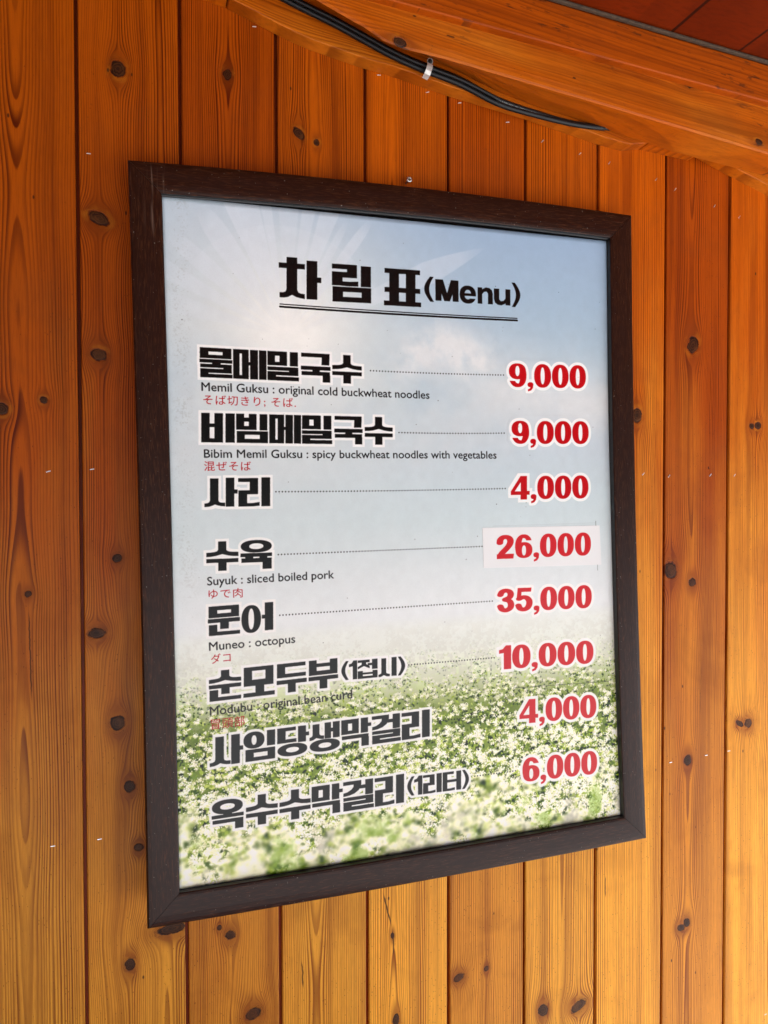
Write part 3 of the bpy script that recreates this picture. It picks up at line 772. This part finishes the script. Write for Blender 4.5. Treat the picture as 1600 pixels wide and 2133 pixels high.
def sheet_image():
    a = paint_sheet()
    img = bpy.data.images.new("menu_print", TW, TH, alpha=False)
    img.colorspace_settings.name = 'sRGB'
    px = np.ones((TH, TW, 4), np.float32)
    px[..., :3] = a[::-1]
    img.pixels.foreach_set(px.ravel())
    img.update()
    img.pack()
    return img

# ------------------------------------------------------------------ the boarded wall
P0, PW = -0.06577, 0.12020
KN = {  # knots per board, in wall coordinates (x, z, half width, half height, tilt)
    0: [(-.104, .113, .0058, .0052, 0), (-.150, .101, .0062, .0056, 0), (-.124, -.118, .0047, .0046, 0)],
    1: [(-.016, .517, .0072, .0081, 0), (-.040, .335, .0150, .0092, -.45), (-.042, .170, .0110, .0090, -.2), (-.023, -.078, .0058, .0059, 0), (-.048, -.169, .0094, .0060, 0),
        (-.024, -.282, .0073, .0078, 0), (-.011, -.363, .0057, .0060, 0), (-.001, -.441, .0063, .0055, 0), (-.013, -.587, .0057, .0072, 0), (.039, -.551, .0153, .0055, .1)],
    2: [(.115, .532, .0070, .0086, .1), (.111, -.572, .0078, .0074, -.4), (.097, -.560, .0034, .0036, 0), (.140, -.682, .0101, .0075, .3)],
    3: [(.206, .471, .0070, .0112, .7), (.230, .462, .0050, .0056, 0)],
    4: [(.333, -.613, .0034, .0054, 0), (.338, -.733, .0038, .0070, 0)],
    5: [(.476, -.687, .0040, .0046, 0), (.433, -.692, .0072, .0048, .4)],
    6: [(.569, -.768, .0105, .0105, 0), (.629, -.774, .0117, .0060, .45)],
    7: [(.727, .119, .0086, .0110, 0)],
    8: [(.829, .231, .0115, .0150, -.15), (.790, -.119, .0120, .0145, .5), (.831, -.140, .0078, .0078, 0), (.825, -.421, .0080, .0092, -.1), (.814, -.687, .0062, .0046, 0), (.825, -.681, .0050, .0056, 0)],
    9: [(.944, .108, .0050, .0046, 0), (.956, .109, .0050, .0046, 0), (.925, -.372, .0090, .0046, -.6), (.942, -.373, .0060, .0060, .4)],
}
CR = {4: [(.333, -.60, .335, -.645, .0009), (.318, -.545, .333, -.605, .0010)], 7: [(.675, -.579, .6752, -.618, .0006)], 0: [(-.1235, -.122, -.121, -.26, .0007)],
      8: [(.850, -.26, .848, -.36, .0003)], 2: [(.157, .10, .158, .02, .0004)], 3: [(.205, -.62, .207, -.665, .0008)]}
UC = {0: (-.130, .0040, .035), 1: (.030, .0036, .012), 2: (.115, .0031, .014), 3: (.225, .0036, .025), 4: (.335, .0036, .018), 5: (.36, .0040, .01), 6: (.60, .0042, .010),
      7: (.62, .0038, .012), 8: (.825, .0036, .020), 9: (.99, .0034, .016)}
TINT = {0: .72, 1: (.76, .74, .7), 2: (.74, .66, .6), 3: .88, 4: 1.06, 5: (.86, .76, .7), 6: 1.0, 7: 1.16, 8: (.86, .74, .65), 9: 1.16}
BL = {0: .26, 1: .28, 2: .22, 3: .26, 4: .36, 5: .36, 6: .34, 7: .42, 8: .36, 9: .48}  # per-board share of the light falloff painted into the wood colour
wall = empty('timber_wall', (0, 0, 0), label='varnished pine wall of upright tongue and groove boards behind the framed menu', cat='wall')
rnd = random.Random(3)
boards = {}
ZB, ZT = -1.40, .70
g_ = .0038
prof = [(0, .0065), (g_ - .0006, .0065), (g_, .0030), (g_ + .0004, .0010), (g_ + .0012, .0002), (g_ + .0025, 0), (PW * .5, -.0004), (PW - .0016, 0), (PW - .0005, .0003), (PW - .0001, .0012), (PW - .0001, .0180), (0, .0180)]
for k in range(-3, 13):
    x = P0 + PW * (k - 1)
    prx = x
    u0, sp, hv = UC.get(k, (x + rnd.uniform(.02, .1), rnd.uniform(.003, .004), .015))
    kn = [(a - x, z, ru, rv, t) for a, z, ru, rv, t in KN.get(k, [])]
    cr = [(a - x, z, a1 - x, z1, w_) for a, z, a1, z1, w_ in CR.get(k, [])]
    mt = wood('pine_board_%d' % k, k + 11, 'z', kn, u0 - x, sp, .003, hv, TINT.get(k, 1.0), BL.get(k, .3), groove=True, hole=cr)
    V, F = [], []
    NZ = 14
    dy = rnd.uniform(-.0005, .0005)
    for j in range(NZ + 1):
        z = ZB + (ZT - ZB) * j / NZ
        for (a, b) in prof: V.append((a, b + dy, z))
    n = len(prof)
    for j in range(NZ):
        for i in range(n):
            F.append((j * n + i, j * n + (i + 1) % n, (j + 1) * n + (i + 1) % n, (j + 1) * n + i))
    F.append(tuple(range(n - 1, -1, -1))); F.append(tuple(range(NZ * n, NZ * n + n)))
    b = mesh('board', V, F, mt, wall, loc=(prx, 0, 0))
    boards[k] = b

# staples that hold the boards, each a bright crown with its two legs sunk in the wood
steel = simple('bright_steel', (.75, .74, .70), .28, .9, 300, .2)
steel_d = simple('dull_steel', (.42, .40, .37), .35, .9, 300, .3)
ST = [(-.100, .028, 15), (-.051, .031, 8), (.739, .030, 42), (.786, .027, 50), (.864, .029, 45), (.911, .029, 48), (-.100, -.425, 0), (-.047, -.424, 5), (.149, .598, 5), (.185, .594, 0),
      (.316, .564, 5), (-.051, .411, 0), (.386, .552, 20), (.434, .545, 12), (.508, .529, 8), (.564, .510, 45), (.626, .500, 40), (.676, .493, 55), (.759, .479, 48), (.794, .468, 52),
      (.868, .451, 50), (.916, .439, 48), (.7926, -.4209, 5), (.8601, -.4168, 0), (.9042, -.4145, 0), (.983, -.862, 10)]
stp = None
for (x, z, a) in ST:
    k = int((x - P0) // PW) + 1
    if stp is None:
        L, w_ = .0027, .0006
        V, F = [], []
        for (x0, x1, y0, y1, z0, z1) in [(-L, L, -.0007, .0004, -w_, w_), (-L, -L + .0010, .0004, .006, -w_, w_), (L - .0010, L, .0004, .006, -w_, w_)]:
            v, f = box(x0, x1, y0, y1, z0, z1); o_ = len(V); V += v; F += [tuple(i + o_ for i in q) for q in f]
        stp = mesh('staple', V, F, steel, boards[k])
        bevel(stp, .00025, 2)
        s = stp
    else:
        s = stp.copy(); link(s, boards[k])
    s.location = (x - boards[k].location.x, .0001, z)
    s.rotation_euler = (0, -R(a), 0)

# ------------------------------------------------------------------ raking trim, roof timbers, ceiling
trimmat = wood('trim_pine', 41, 'x', [], .62, .0030, .01, .05, (.92, .92, .95), .78, slope=.20, fine=.6)
LOW = [(-.40, .70), (.0603, .6239), (.0836, .6189), (.1144, .6135), (.1433, .6044), (.174, .5936), (.1965, .5866), (.218, .5811), (.2567, .5746), (.2931, .5687), (.3234, .5661), (.4142, .5513),
       (.5369, .5362), (.6537, .5173), (.6952, .513), (.7273, .5194), (.8164, .5144), (.828, .5218), (.8969, .5001), (.9731, .4773), (1.0523, .4536), (1.40, .36)]
def lowz(x):
    for (a, b), (c, d) in zip(LOW[:-1], LOW[1:]):
        if a <= x <= c: return b + (d - b) * (x - a) / (c - a)
trim = empty('rake_trim', (0, 0, 0), label='orange pine trim pieces nailed along the slanting top edge of the boards', cat='trim')
def trim_piece(x0, x1, cut0=0.0, cut1=0.0):
    xs = [x0] + [a for a, _ in LOW if x0 + .004 < a < x1 - .004] + [x1]
    pl = [(x, lowz(x)) for x in xs]
    top = [(x1 + cut1, min(lowz(min(x1, 1.39)) + .13, .72)), (x0 + cut0, min(lowz(x0) + .13, .74))]
    V, F = prism(pl + top, -.0235, .0005)
    o = mesh('trim_piece', V, F, trimmat, trim)
    bevel(o, .0014, 2)
trim_piece(-.40, .1130)
trim_piece(.1148, .7270, 0, .05)
trim_piece(.7282, .8275, .05, .03)
trim_piece(.8283, 1.40, .05)

beammat = wood('beam_pine', 53, 'x', [(.5765 + .1 * .7445, .7445, .0060, .0085, 0), (.5112 + .1 * .8671, .8671, .0052, .0085, 0), (.558 + .1 * .3143, .3150, .0050, .0070, 0), (.5991 + .1 * .4469, .4469, .0040, .0050, 0)],
               .75, .0062, .02, .05, (.90, .90, .9), .80, slope=.1, fine=.5, rough=.44, mold=.9,
               hole=[(.575 + .1 * .80, .79, .568 + .1 * .84, .84, .0010), (.572 + .1 * .86, .84, .568 + .1 * .9, .90, .0009), (.603 + .1 * .36, .355, .600 + .1 * .39, .39, .0012), (.596 + .1 * .37, .365, .594 + .1 * .395, .392, .0010),
                     (.612 + .1 * .32, .30, .609 + .1 * .345, .335, .0012), (.578 + .1 * .37, .375, .576 + .1 * .39, .39, .0009)])
BB = [(-.6, .72), (.02, .645), (.153, .613), (.1871, .599), (.2338, .5815), (.2699, .5685), (.2944, .5564), (.3193, .5514), (.377, .5483), (.5783, .5284), (.8848, .4969), (1.0218, .4826), (1.60, .424)]
GG = [(-.6, .688), (.1511, .6113), (.2309, .6036), (.3214, .5973), (.574, .5821), (.8722, .5642), (1.0071, .5564), (1.60, .522)]
TT = [(-.6, .716), (.1186, .6664), (.303, .654), (.513, .6398), (.6829, .6285), (.8716, .6167), (1.0064, .608), (1.60, .568)]
def zat(P, x):
    for (a, b), (c, d) in zip(P[:-1], P[1:]):
        if a <= x <= c: return b + (d - b) * (x - a) / (c - a)
BK = [(-.6, .86), (.02, .712), (.15, .657), (.19, .645), (.25, .625), (.30, .610), (.345, .597), (.385, .583), (.42, .574), (.48, .556), (.537, .545), (.60, .537), (.65, .529), (.77, .512), (.95, .497), (1.60, .424)]
def loft():
    xs = sorted(set([a for a, _ in BB] + [a for a, _ in GG] + [a for a, _ in BK]))
    rw = random.Random(8); V, F = [], []
    for x in xs:
        zb, zg = min(zat(BB, x), zat(GG, x) - .006), zat(GG, x)
        zk = zat(BK, x)
        for y_, z_ in [(-.0900, zg - .001), (-.0905, zb + .012), (-.0895, zb + .0028), (-.0875, zb + .0004), (-.060, zb + (zk - zb) * .45), (-.0245, zk), (-.0245, max(zg, zk) + .05), (-.0900, max(zg, zk) + .05)]:
            V.append((x, y_ + rw.uniform(-.0004, .0004), z_))
    for i in range(len(xs) - 1):
        for k in range(8):
            F.append((i * 8 + k, i * 8 + (k + 1) % 8, i * 8 + 8 + (k + 1) % 8, i * 8 + 8 + k))
    F.append(tuple(range(7, -1, -1))); F.append(tuple(range((len(xs) - 1) * 8, len(xs) * 8)))
    return V, F
beam = mesh('roof_beam', *loft(), mat=beammat,
            label='long weathered pine beam with checks and small knots above the cable', cat='beam')
b2 = wood('upper_beam_pine', 67, 'x', [], .80, .0090, .02, .06, (.74, .66, .75), .55, slope=.1, fine=.5, rough=.44, mold=.6,
          hole=[(.640 + .1 * .55, .55, .637 + .1 * .58, .58, .0010)])
beam2 = mesh('roof_beam', *prism(GG + TT[::-1], -.102, -.0870), mat=b2, label='darker upper beam just under the dark red ceiling boards', cat='beam')
bevel(beam2, .0022, 3)
strip = mesh('sealing_strip', *prism([(x, z - .0012) for x, z in TT] + [(x, z + .0028) for x, z in TT[::-1]], -.1085, -.1022), mat=simple('grey_strip', (.06, .032, .014), .8, 0, 200, .5),
             label='thin grey brown sealing strip between upper beam and ceiling', cat='strip')
bevel(strip, .0015, 2)
ceil = empty('porch_ceiling', (0, 0, 0), label='dark red brown boarded ceiling above the beams at the top right corner', cat='ceiling')
cmat = wood('ceiling_pine', 71, 'x', [], .9, .006, .02, .06, (.34, .17, .04), .10, slope=.1, fine=.4, rough=.55)
ROOF_OUT = 2.2
cmat.node_tree.nodes['Principled BSDF'].inputs['Specular IOR Level'].default_value = .08
zc = lambda x: .6443 - .0665 * (x - .513)
y = -.0880; i = 0
while y > -ROOF_OUT:
    w_ = 1.1
    xa, xb = -5.0, 2.45
    V, F = prism([(xa, zc(xa)), (xb, zc(xb)), (xb, zc(xb) + .022), (xa, zc(xa) + .022)], y - w_, y - .0006)
    o = mesh('board', V, F, cmat, ceil)
    y -= w_; i += 1

# ------------------------------------------------------------------ cables and their clip
black = simple('black_cable_sheath', (.006, .006, .0065), .42, 0, 500, .3, .05, .30)
CC = [[(.02, .690), (.1506, .6408), (.1804, .6285), (.2109, .619), (.2482, .608), (.2865, .5949), (.3257, .5815), (.3659, .5715), (.4211, .561), (.4782, .5424), (.5372, .5338), (.5984, .5283), (.66, .531)],
      [(.02, .683), (.1505, .6341), (.1804, .6217), (.2108, .6121), (.2482, .6011), (.2864, .5879), (.3257, .5744), (.3659, .5643), (.4211, .5537), (.4782, .5362), (.5372, .5299), (.5984, .5268), (.65, .529)]]
cl = empty('cable_run', (0, 0, 0), label='pair of black cables sagging along the corner between trim and beam', cat='cable', kind=None)
for q, P in enumerate(CC):
    pts = spline([(x, -.0290 - (.0006 if q else 0) + max(0, x - .47) * .02, z) for x, z in P], 5)
    V, F = tube(pts, .0036, 12)
    mesh('cable', V, F, black, cl, smooth=True)
V, F = tube(spline([(x, -.0345, (z + CC[1][i][1]) / 2 - .0002) for i, (x, z) in enumerate(CC[0])][:-3], 5), .0026, 8)
mesh('cable', V, F, black, cl, smooth=True)
# faint white printing on the upper cable, as small raised ink ticks along the sheath
ink = simple('cable_ink', (.35, .35, .33), .6)
V, F = [], []
pts = spline([(x, -.0290 + max(0, x - .47) * .02, z) for x, z in CC[0]], 40)
rn = random.Random(5)
for i in range(len(pts) - 1):
    p = pts[i]
    if .435 < p.x < .575 and rn.random() < .62:
        t = (pts[i + 1] - p).normalized()
        nrm = Vector((0, -.80, -.60))
        sd_ = t.cross(nrm).normalized()
        c_ = p + nrm * .00367
        w_, h_ = .00022, rn.uniform(.0005, .0010)
        o_ = len(V)
        V += [c_ - t * w_ - sd_ * h_, c_ + t * w_ - sd_ * h_, c_ + t * w_ + sd_ * h_, c_ - t * w_ + sd_ * h_]
        F.append((o_, o_ + 1, o_ + 2, o_ + 3))
mesh('sheath_printing', V, F, ink, cl, kind='stuff')
clip = empty('cable_clip', (.3735, -.034, .565), label='small white metal strap clip screwed over the black cables', cat='clip')
white = simple('white_metal', (.62, .60, .56), .35, .3, 300, .15)
# strap drawn along a tilted axis: round lug at the top, bent down over the cables
ax = Vector((.30, 0, 1)).normalized(); sx_ = Vector((ax.z, 0, -ax.x))
def strap():
    V, F = [], []
    path = [(.0125, .001), (.008, .001), (.0045, -.0005), (.001, -.0058), (-.004, -.0072), (-.010, -.0070), (-.0145, -.0040), (-.0165, .004)]
    hw = .0046
    rows = []
    for i in range(7):                                  # half round end
        a = math.pi / 2 * (1 - i / 6)
        rows.append((.0100 + hw * math.sin(a), .001, max(hw * math.cos(a), .0004)))
    rows += [(s_, y_, hw) for s_, y_ in path[1:]]
    for s_, y_, h_ in rows:
        for sg in (-1, 1):
            for dy in (0, .0009):
                p = ax * s_ + sx_ * (h_ * sg) + Vector((0, y_ - .0035 + dy, 0)); V.append(p)
    for i in range(len(rows) - 1):
        a, b = i * 4, i * 4 + 4
        F += [(a, a + 2, b + 2, b), (a + 1, b + 1, b + 3, a + 3), (a, b, b + 1, a + 1), (a + 2, a + 3, b + 3, b + 2)]
    e = (len(rows) - 1) * 4
    F += [(0, 1, 3, 2), (e, e + 2, e + 3, e + 1)]
    return V, F
clip.scale = (.86, .95, .90)
mesh('strap', *strap(), white, clip)
hd = ax * .0090 + Vector((0, -.0030, 0))
blk = simple('blackened_screw', (.02, .018, .017), .35, .6)
sc = mesh('screw', *lathe([(.0002, .0022), (.0018, .0021), (.0032, .0012), (.0036, 0), (.0036, -.0004)], hd, Vector((0, -1, 0)), 20), blk, clip, smooth=True)
V, F = box(-.0018, .0018, -.0054, -.0050, -.0004, .0004)
s = mesh('screw_slot', [Vector(v) + ax * .009 for v in V], F, simple('slot_dark', (.004, .004, .004), .6), sc)

# ------------------------------------------------------------------ the wall screw the frame hangs from
scr = empty('wall_screw', (.3543, 0, .4241), label='single silver screw standing out of the wall just above the frame', cat='screw')
mesh('shank', *lathe([(.0012, 0), (.0012, .012), (.0016, .013)], (0, .002, 0), n=12), steel_d, scr, smooth=True)
mesh('head', *lathe([(.0014, .0135), (.0036, .0150), (.0040, .0160), (.0038, .0168), (.0026, .0172), (.0014, .0170), (.0003, .0158)], (0, .002, 0), n=24), steel, scr, smooth=True)
V = []; F = []
for (a, b, c, d) in ((-.0019, .0019, -.0004, .0004), (-.0004, .0004, -.0019, .0019)):
    v, f = box(a, b, -.01535, -.0150, c, d)
    v = [(p[0], p[1] - (.00005 if a < -.001 else 0), p[2]) for p in v]
    o_ = len(V); V += v; F += [tuple(i + o_ for i in q) for q in f]
mesh('cross_slot', V, F, simple('slot_black', (.006, .006, .006), .5), scr)

# ------------------------------------------------------------------ framed menu
FS = .9794                     # the frame stands off the wall, its foot further out than its head
FX, FY, FZ = .3565 * FS, -.0500, -.05528 * FS
menu = empty('framed_menu', (FX, FY, FZ), label='large restaurant menu poster with price list in a dark brown wooden frame', cat='framed menu')
rr, ln_ = .01516, -.02622
Ry = Matrix(((math.cos(rr), 0, -math.sin(rr)), (0, 1, 0), (math.sin(rr), 0, math.cos(rr))))
Rx = Matrix(((1, 0, 0), (0, math.cos(ln_), -math.sin(ln_)), (0, math.sin(ln_), math.cos(ln_))))
menu.rotation_euler = (Rx @ Ry).to_euler()
menu.scale = (FS, FS, FS)
A, B_, RW = .35560, .46390, .03618
def bow(x, z):          # the light frame has sprung: stiles pinched in, rails bellied out
    bx = .0021 if x < 0 else .0048
    bz = .0058 if z > 0 else .0030
    return x - (x / A) * bx * (1 - min(1, (z / B_) ** 2)), z + (z / B_) * bz * (1 - min(1, (x / A) ** 2))
# moulding section: (distance in from outer edge, depth from the front plane)
SEC = [(0, .031), (0, .0040), (.0006, .0024), (.0022, .0012), (.0050, .0004), (.012, 0), (.026, .0002), (.0325, .0008), (.0352, .0014), (.0361, .0022)]
LIP = [(.0361, .0022), (.03618, .0030), (.0362, .0080), (.0366, .0086), (.0368, .0092), (.0368, .0104), (.0362, .0200)]
def rail(side, sec, m, name, parent, close=True, mitre=.00025):
    V, F = [], []
    N = 24
    n = len(sec)
    for j in range(N + 1):
        t = -1 + 2 * j / N
        for d, y_ in sec:
            if side in 'TB':
                z = (B_ - d) * (1 if side == 'T' else -1); x = (A - d - mitre) * t
            else:
                x = (A - d) * (1 if side == 'R' else -1); z = (B_ - d - mitre) * t
            X, Z = bow(x, z)
            V.append((X, y_, Z))
    m_ = n if close else n - 1
    for j in range(N):
        for i in range(m_):
            q = (j * n + i, j * n + (i + 1) % n, (j + 1) * n + (i + 1) % n, (j + 1) * n + i)
            F.append(q if side in 'BR' else q[::-1])
    F.append(tuple(range(n))); F.append(tuple(range(N * n, N * n + n)))
    o = mesh(name, V, F, m, parent)
    return o
fx, fz = frame_wood('frame_foil_x', 'x'), frame_wood('frame_foil_z', 'z')
lipm = simple('black_frame_lip', (.010, .010, .010), .42, 0, 200, .3, .05, .5)
SEC2 = [(d + (.0015 if d > .004 else 0), y_) for d, y_ in SEC] + [(.0376, .031)]
LIP2 = [(.03615, .0024), (.0366, .0028), (.0371, .0090), (.0380, .0094), (.0380, .0104), (.0365, .0200), (.03615, .0200)]
for sd_ in 'TBLR':
    r_ = rail(sd_, SEC2, fx if sd_ in 'TB' else fz, 'frame_rail', menu)
    L_ = [(.03614, .0026), (.03640, .0026), (.03660, .0088), (.0372, .0090), (.0372, .0100), (.0366, .0104), (.0366, .0200), (.03614, .0200)]
    if sd_ == 'T': L_ = [(.03614, .0026), (.03640, .0026), (.0366, .0060), (.0380, .0064), (.0382, .0072), (.0366, .0080), (.0366, .0200), (.03614, .0200)]
    rail(sd_, [(d + .0015, y_) for d, y_ in L_], lipm, 'inner_lip', r_, mitre=0.0)

img = sheet_image()
g = G('menu_print')
ti = g.t.nodes.new('ShaderNodeTexImage'); ti.image = img; ti.interpolation = 'Cubic'
uvn = g.t.nodes.new('ShaderNodeUVMap'); uvn.uv_map = 'UVMap'
g.t.links.new(uvn.outputs[0], ti.inputs[0])
hs = g.mix(1.0, ti.outputs[0], (.97, .97, .97), 'MULTIPLY')
g.put(g.b.inputs['Base Color'], hs)
tn_ = g.noise(g.tc.outputs['Object'], 900, 2, .6)
wv = g.noise(g.tc.outputs['Object'], 7, 2, .5)
g.put(g.b.inputs['Roughness'], g.mad(tn_, .08, .22))
g.b.inputs['Specular IOR Level'].default_value = .26
g.bump(g.mad(wv, 6.0, g.mul(tn_, .35)), .25, .0006)
printm = g.m
paperm = simple('paper_edge', (.78, .78, .76), .6)

def relief(x, z):
    """gentle waves and two creases of the loose laminated sheet, metres"""
    h = .0007 * math.sin(x * 9 + 1.2) * math.sin(z * 6 + .5) + .0004 * math.sin(z * 17 + x * 5)
    def crease(ax_, az_, bx_, bz_, w_, amp):
        dx, dz = bx_ - ax_, bz_ - az_
        L2 = dx * dx + dz * dz
        t = ((x - ax_) * dx + (z - az_) * dz) / L2
        tt = max(0, min(1, t))
        d = math.hypot(x - ax_ - tt * dx, z - az_ - tt * dz)
        return amp * math.exp(-(d / w_) ** 2) * (math.sin(math.pi * tt) ** .5 if 0 < t < 1 else 0)
    h += crease(.268, -.130, .257, -.225, .0035, .0008) + crease(.236, -.372, .165, -.415, .005, .0011) + crease(.232, -.190, .222, -.235, .004, .0006)
    h += crease(-.17, .432, -.13, .415, .006, .0006) + crease(.02, .43, .04, .418, .005, .0006)
    return h
def sheet(name, x0, x1, z0, z1, nx, nz, depth, outline=None, thick=.0007, **kw):
    V, F, UV = [], [], []
    if outline is None:
        for j in range(nz + 1):
            for i in range(nx + 1):
                V.append((x0 + (x1 - x0) * i / nx, z0 + (z1 - z0) * j / nz))
        n1 = nx + 1
        F = [(j * n1 + i, j * n1 + i + 1, (j + 1) * n1 + i + 1, (j + 1) * n1 + i) for j in range(nz) for i in range(nx)]
        bd = [i for i in range(n1)] + [j * n1 + nx for j in range(1, nz + 1)] + [nz * n1 + i for i in range(nx - 1, -1, -1)] + [j * n1 for j in range(nz - 1, 0, -1)]
    else:
        V = list(outline); F = [tuple(range(len(V)))]; bd = list(range(len(V)))
    W3 = [(x, depth - relief(x, z), z) for x, z in V]
    n = len(W3)
    W3 += [(W3[b][0], W3[b][1] + thick, W3[b][2]) for b in bd]
    for i in range(len(bd)):
        j = (i + 1) % len(bd)
        F.append((bd[i], n + i, n + j, bd[j]))
    me = bpy.data.meshes.new(name); me.from_pydata(W3, [], F); me.update()
    me.materials.append(printm); me.materials.append(paperm)
    uv = me.uv_layers.new(name='UVMap')
    for lp in me.loops:
        x, _, z = W3[lp.vertex_index]
        uv.data[lp.index].uv = ((x * 1000 - PX0) / (PX1 - PX0), (z * 1000 - PZ0) / (PZ1 - PZ0))
    nf = len(F) - len(bd)
    for i, p_ in enumerate(me.polygons):
        p_.use_smooth = outline is None and i < nf
        if i >= nf: p_.material_index = 1
    o = bpy.data.objects.new(name, me)
    return link(o, **kw)
def top_edge(x):   # the sheet has slipped, its straight top edge hangs below the bellied rail
    return (428.4 - (x * 1000 + 316.8) / 635.0 * 3.0) / 1000 if x > -.3168 else .4284
poster = sheet('poster', -.3196, .3196, -.4285, .4284, 96, 128, .0112, parent=menu)
me = poster.data
for v in me.vertices:
    if v.co.z > .35:
        f_ = (v.co.z - .35) / (.4284 - .35)
        v.co.z += (top_edge(v.co.x) - .4284) * f_
def rounded(x0, x1, z0, z1, r, wob, seed):
    q = random.Random(seed); out = []
    for cx, cz, a0 in ((x1 - r, z0 + r, -90), (x1 - r, z1 - r, 0), (x0 + r, z1 - r, 90), (x0 + r, z0 + r, 180)):
        for i in range(7):
            a = R(a0 + 15 * i)
            out.append((cx + r * math.cos(a) + q.uniform(-wob, wob), cz + r * math.sin(a) + q.uniform(-wob, wob)))
    return out
sheet('price_sticker', 0, 0, 0, 0, 0, 0, .0109, rounded(.1450, .2835, .1985, .2455, .018, .0004, 2), .0004, parent=poster, label='clear hand cut sticker carrying the first price 9,000')
sheet('price_sticker', 0, 0, 0, 0, 0, 0, .0109, rounded(.1462, .2860, .1165, .1650, .019, .0003, 7), .0004, parent=poster, label='clear hand cut sticker carrying the second price 9,000')
sheet('price_sticker', 0, 0, 0, 0, 0, 0, .0108, [(.1046, -.0498), (.2948, -.0536), (.2933, .0044), (.1038, .0066)], .0004, parent=poster, label='white paper slip carrying the price 26,000')

side = empty('left_light_blocker', (-1.25, 0, 0), label='unseen dark board wall added at the far left to block light', cat='wall')  # added wall, out of view, keeps light off the left boards
sm = wood('light_blocker_pine', 91, 'z', [], .05, .004, .01, .03, .42, .1, rough=.5)
for i in range(16):
    o = mesh('board', *box(-.02, 0, -(i + 1) * .14 + .002, -i * .14 - .002, -1.41, .745), sm, side)  # boards of the added light blocker, out of view

# ------------------------------------------------------------------ ground in front of the house
g = G('pale_paving')
n = g.noise(g.tc.outputs['Object'], 1.3, 5, .6); n2_ = g.noise(g.tc.outputs['Object'], 40, 4, .6)
g.put(g.b.inputs['Base Color'], g.mix(g.step(n, .35, .65), (.49, .485, .465), (.42, .415, .40)))
g.put(g.b.inputs['Roughness'], g.mad(n2_, .2, .7)); g.bump(n2_, .4, .003)
mesh('ground', [(-60, -60, -1.42), (60, -60, -1.42), (60, 60, -1.42), (-60, 60, -1.42)], [(0, 1, 2, 3)], g.m, kind='structure')

# tree belt added out of view to darken the upper half of reflections
rw = random.Random(12)
V, F = [], []
NA, NR = 150, 9
for i in range(NA + 1):
    a = R(-175 + 215 * i / NA)                        # from behind the left round to the front right
    for j in range(NR):
        t = j / (NR - 1)
        d = 29 + rw.uniform(-1.2, 1.2) - 2.2 * math.sin(math.pi * t)
        h_ = (-1.6 + t * (13.0 + 1.8 * math.sin(i * .9) + rw.uniform(-.8, .8)))
        V.append((d * math.cos(a) + .5, d * math.sin(a), h_))
for i in range(NA):
    for j in range(NR - 1):
        F.append((i * NR + j, (i + 1) * NR + j, (i + 1) * NR + j + 1, i * NR + j + 1))
g = G('dark_belt_foliage')
n = g.noise(g.tc.outputs['Object'], .9, 6, .65)
g.put(g.b.inputs['Base Color'], g.mix(g.step(n, .35, .65), (.022, .030, .014), (.060, .075, .030)))
g.b.inputs['Roughness'].default_value = .8
g.bump(n, .8, .4)
mesh('reflection_dark_belt', V, F, g.m, kind='stuff')
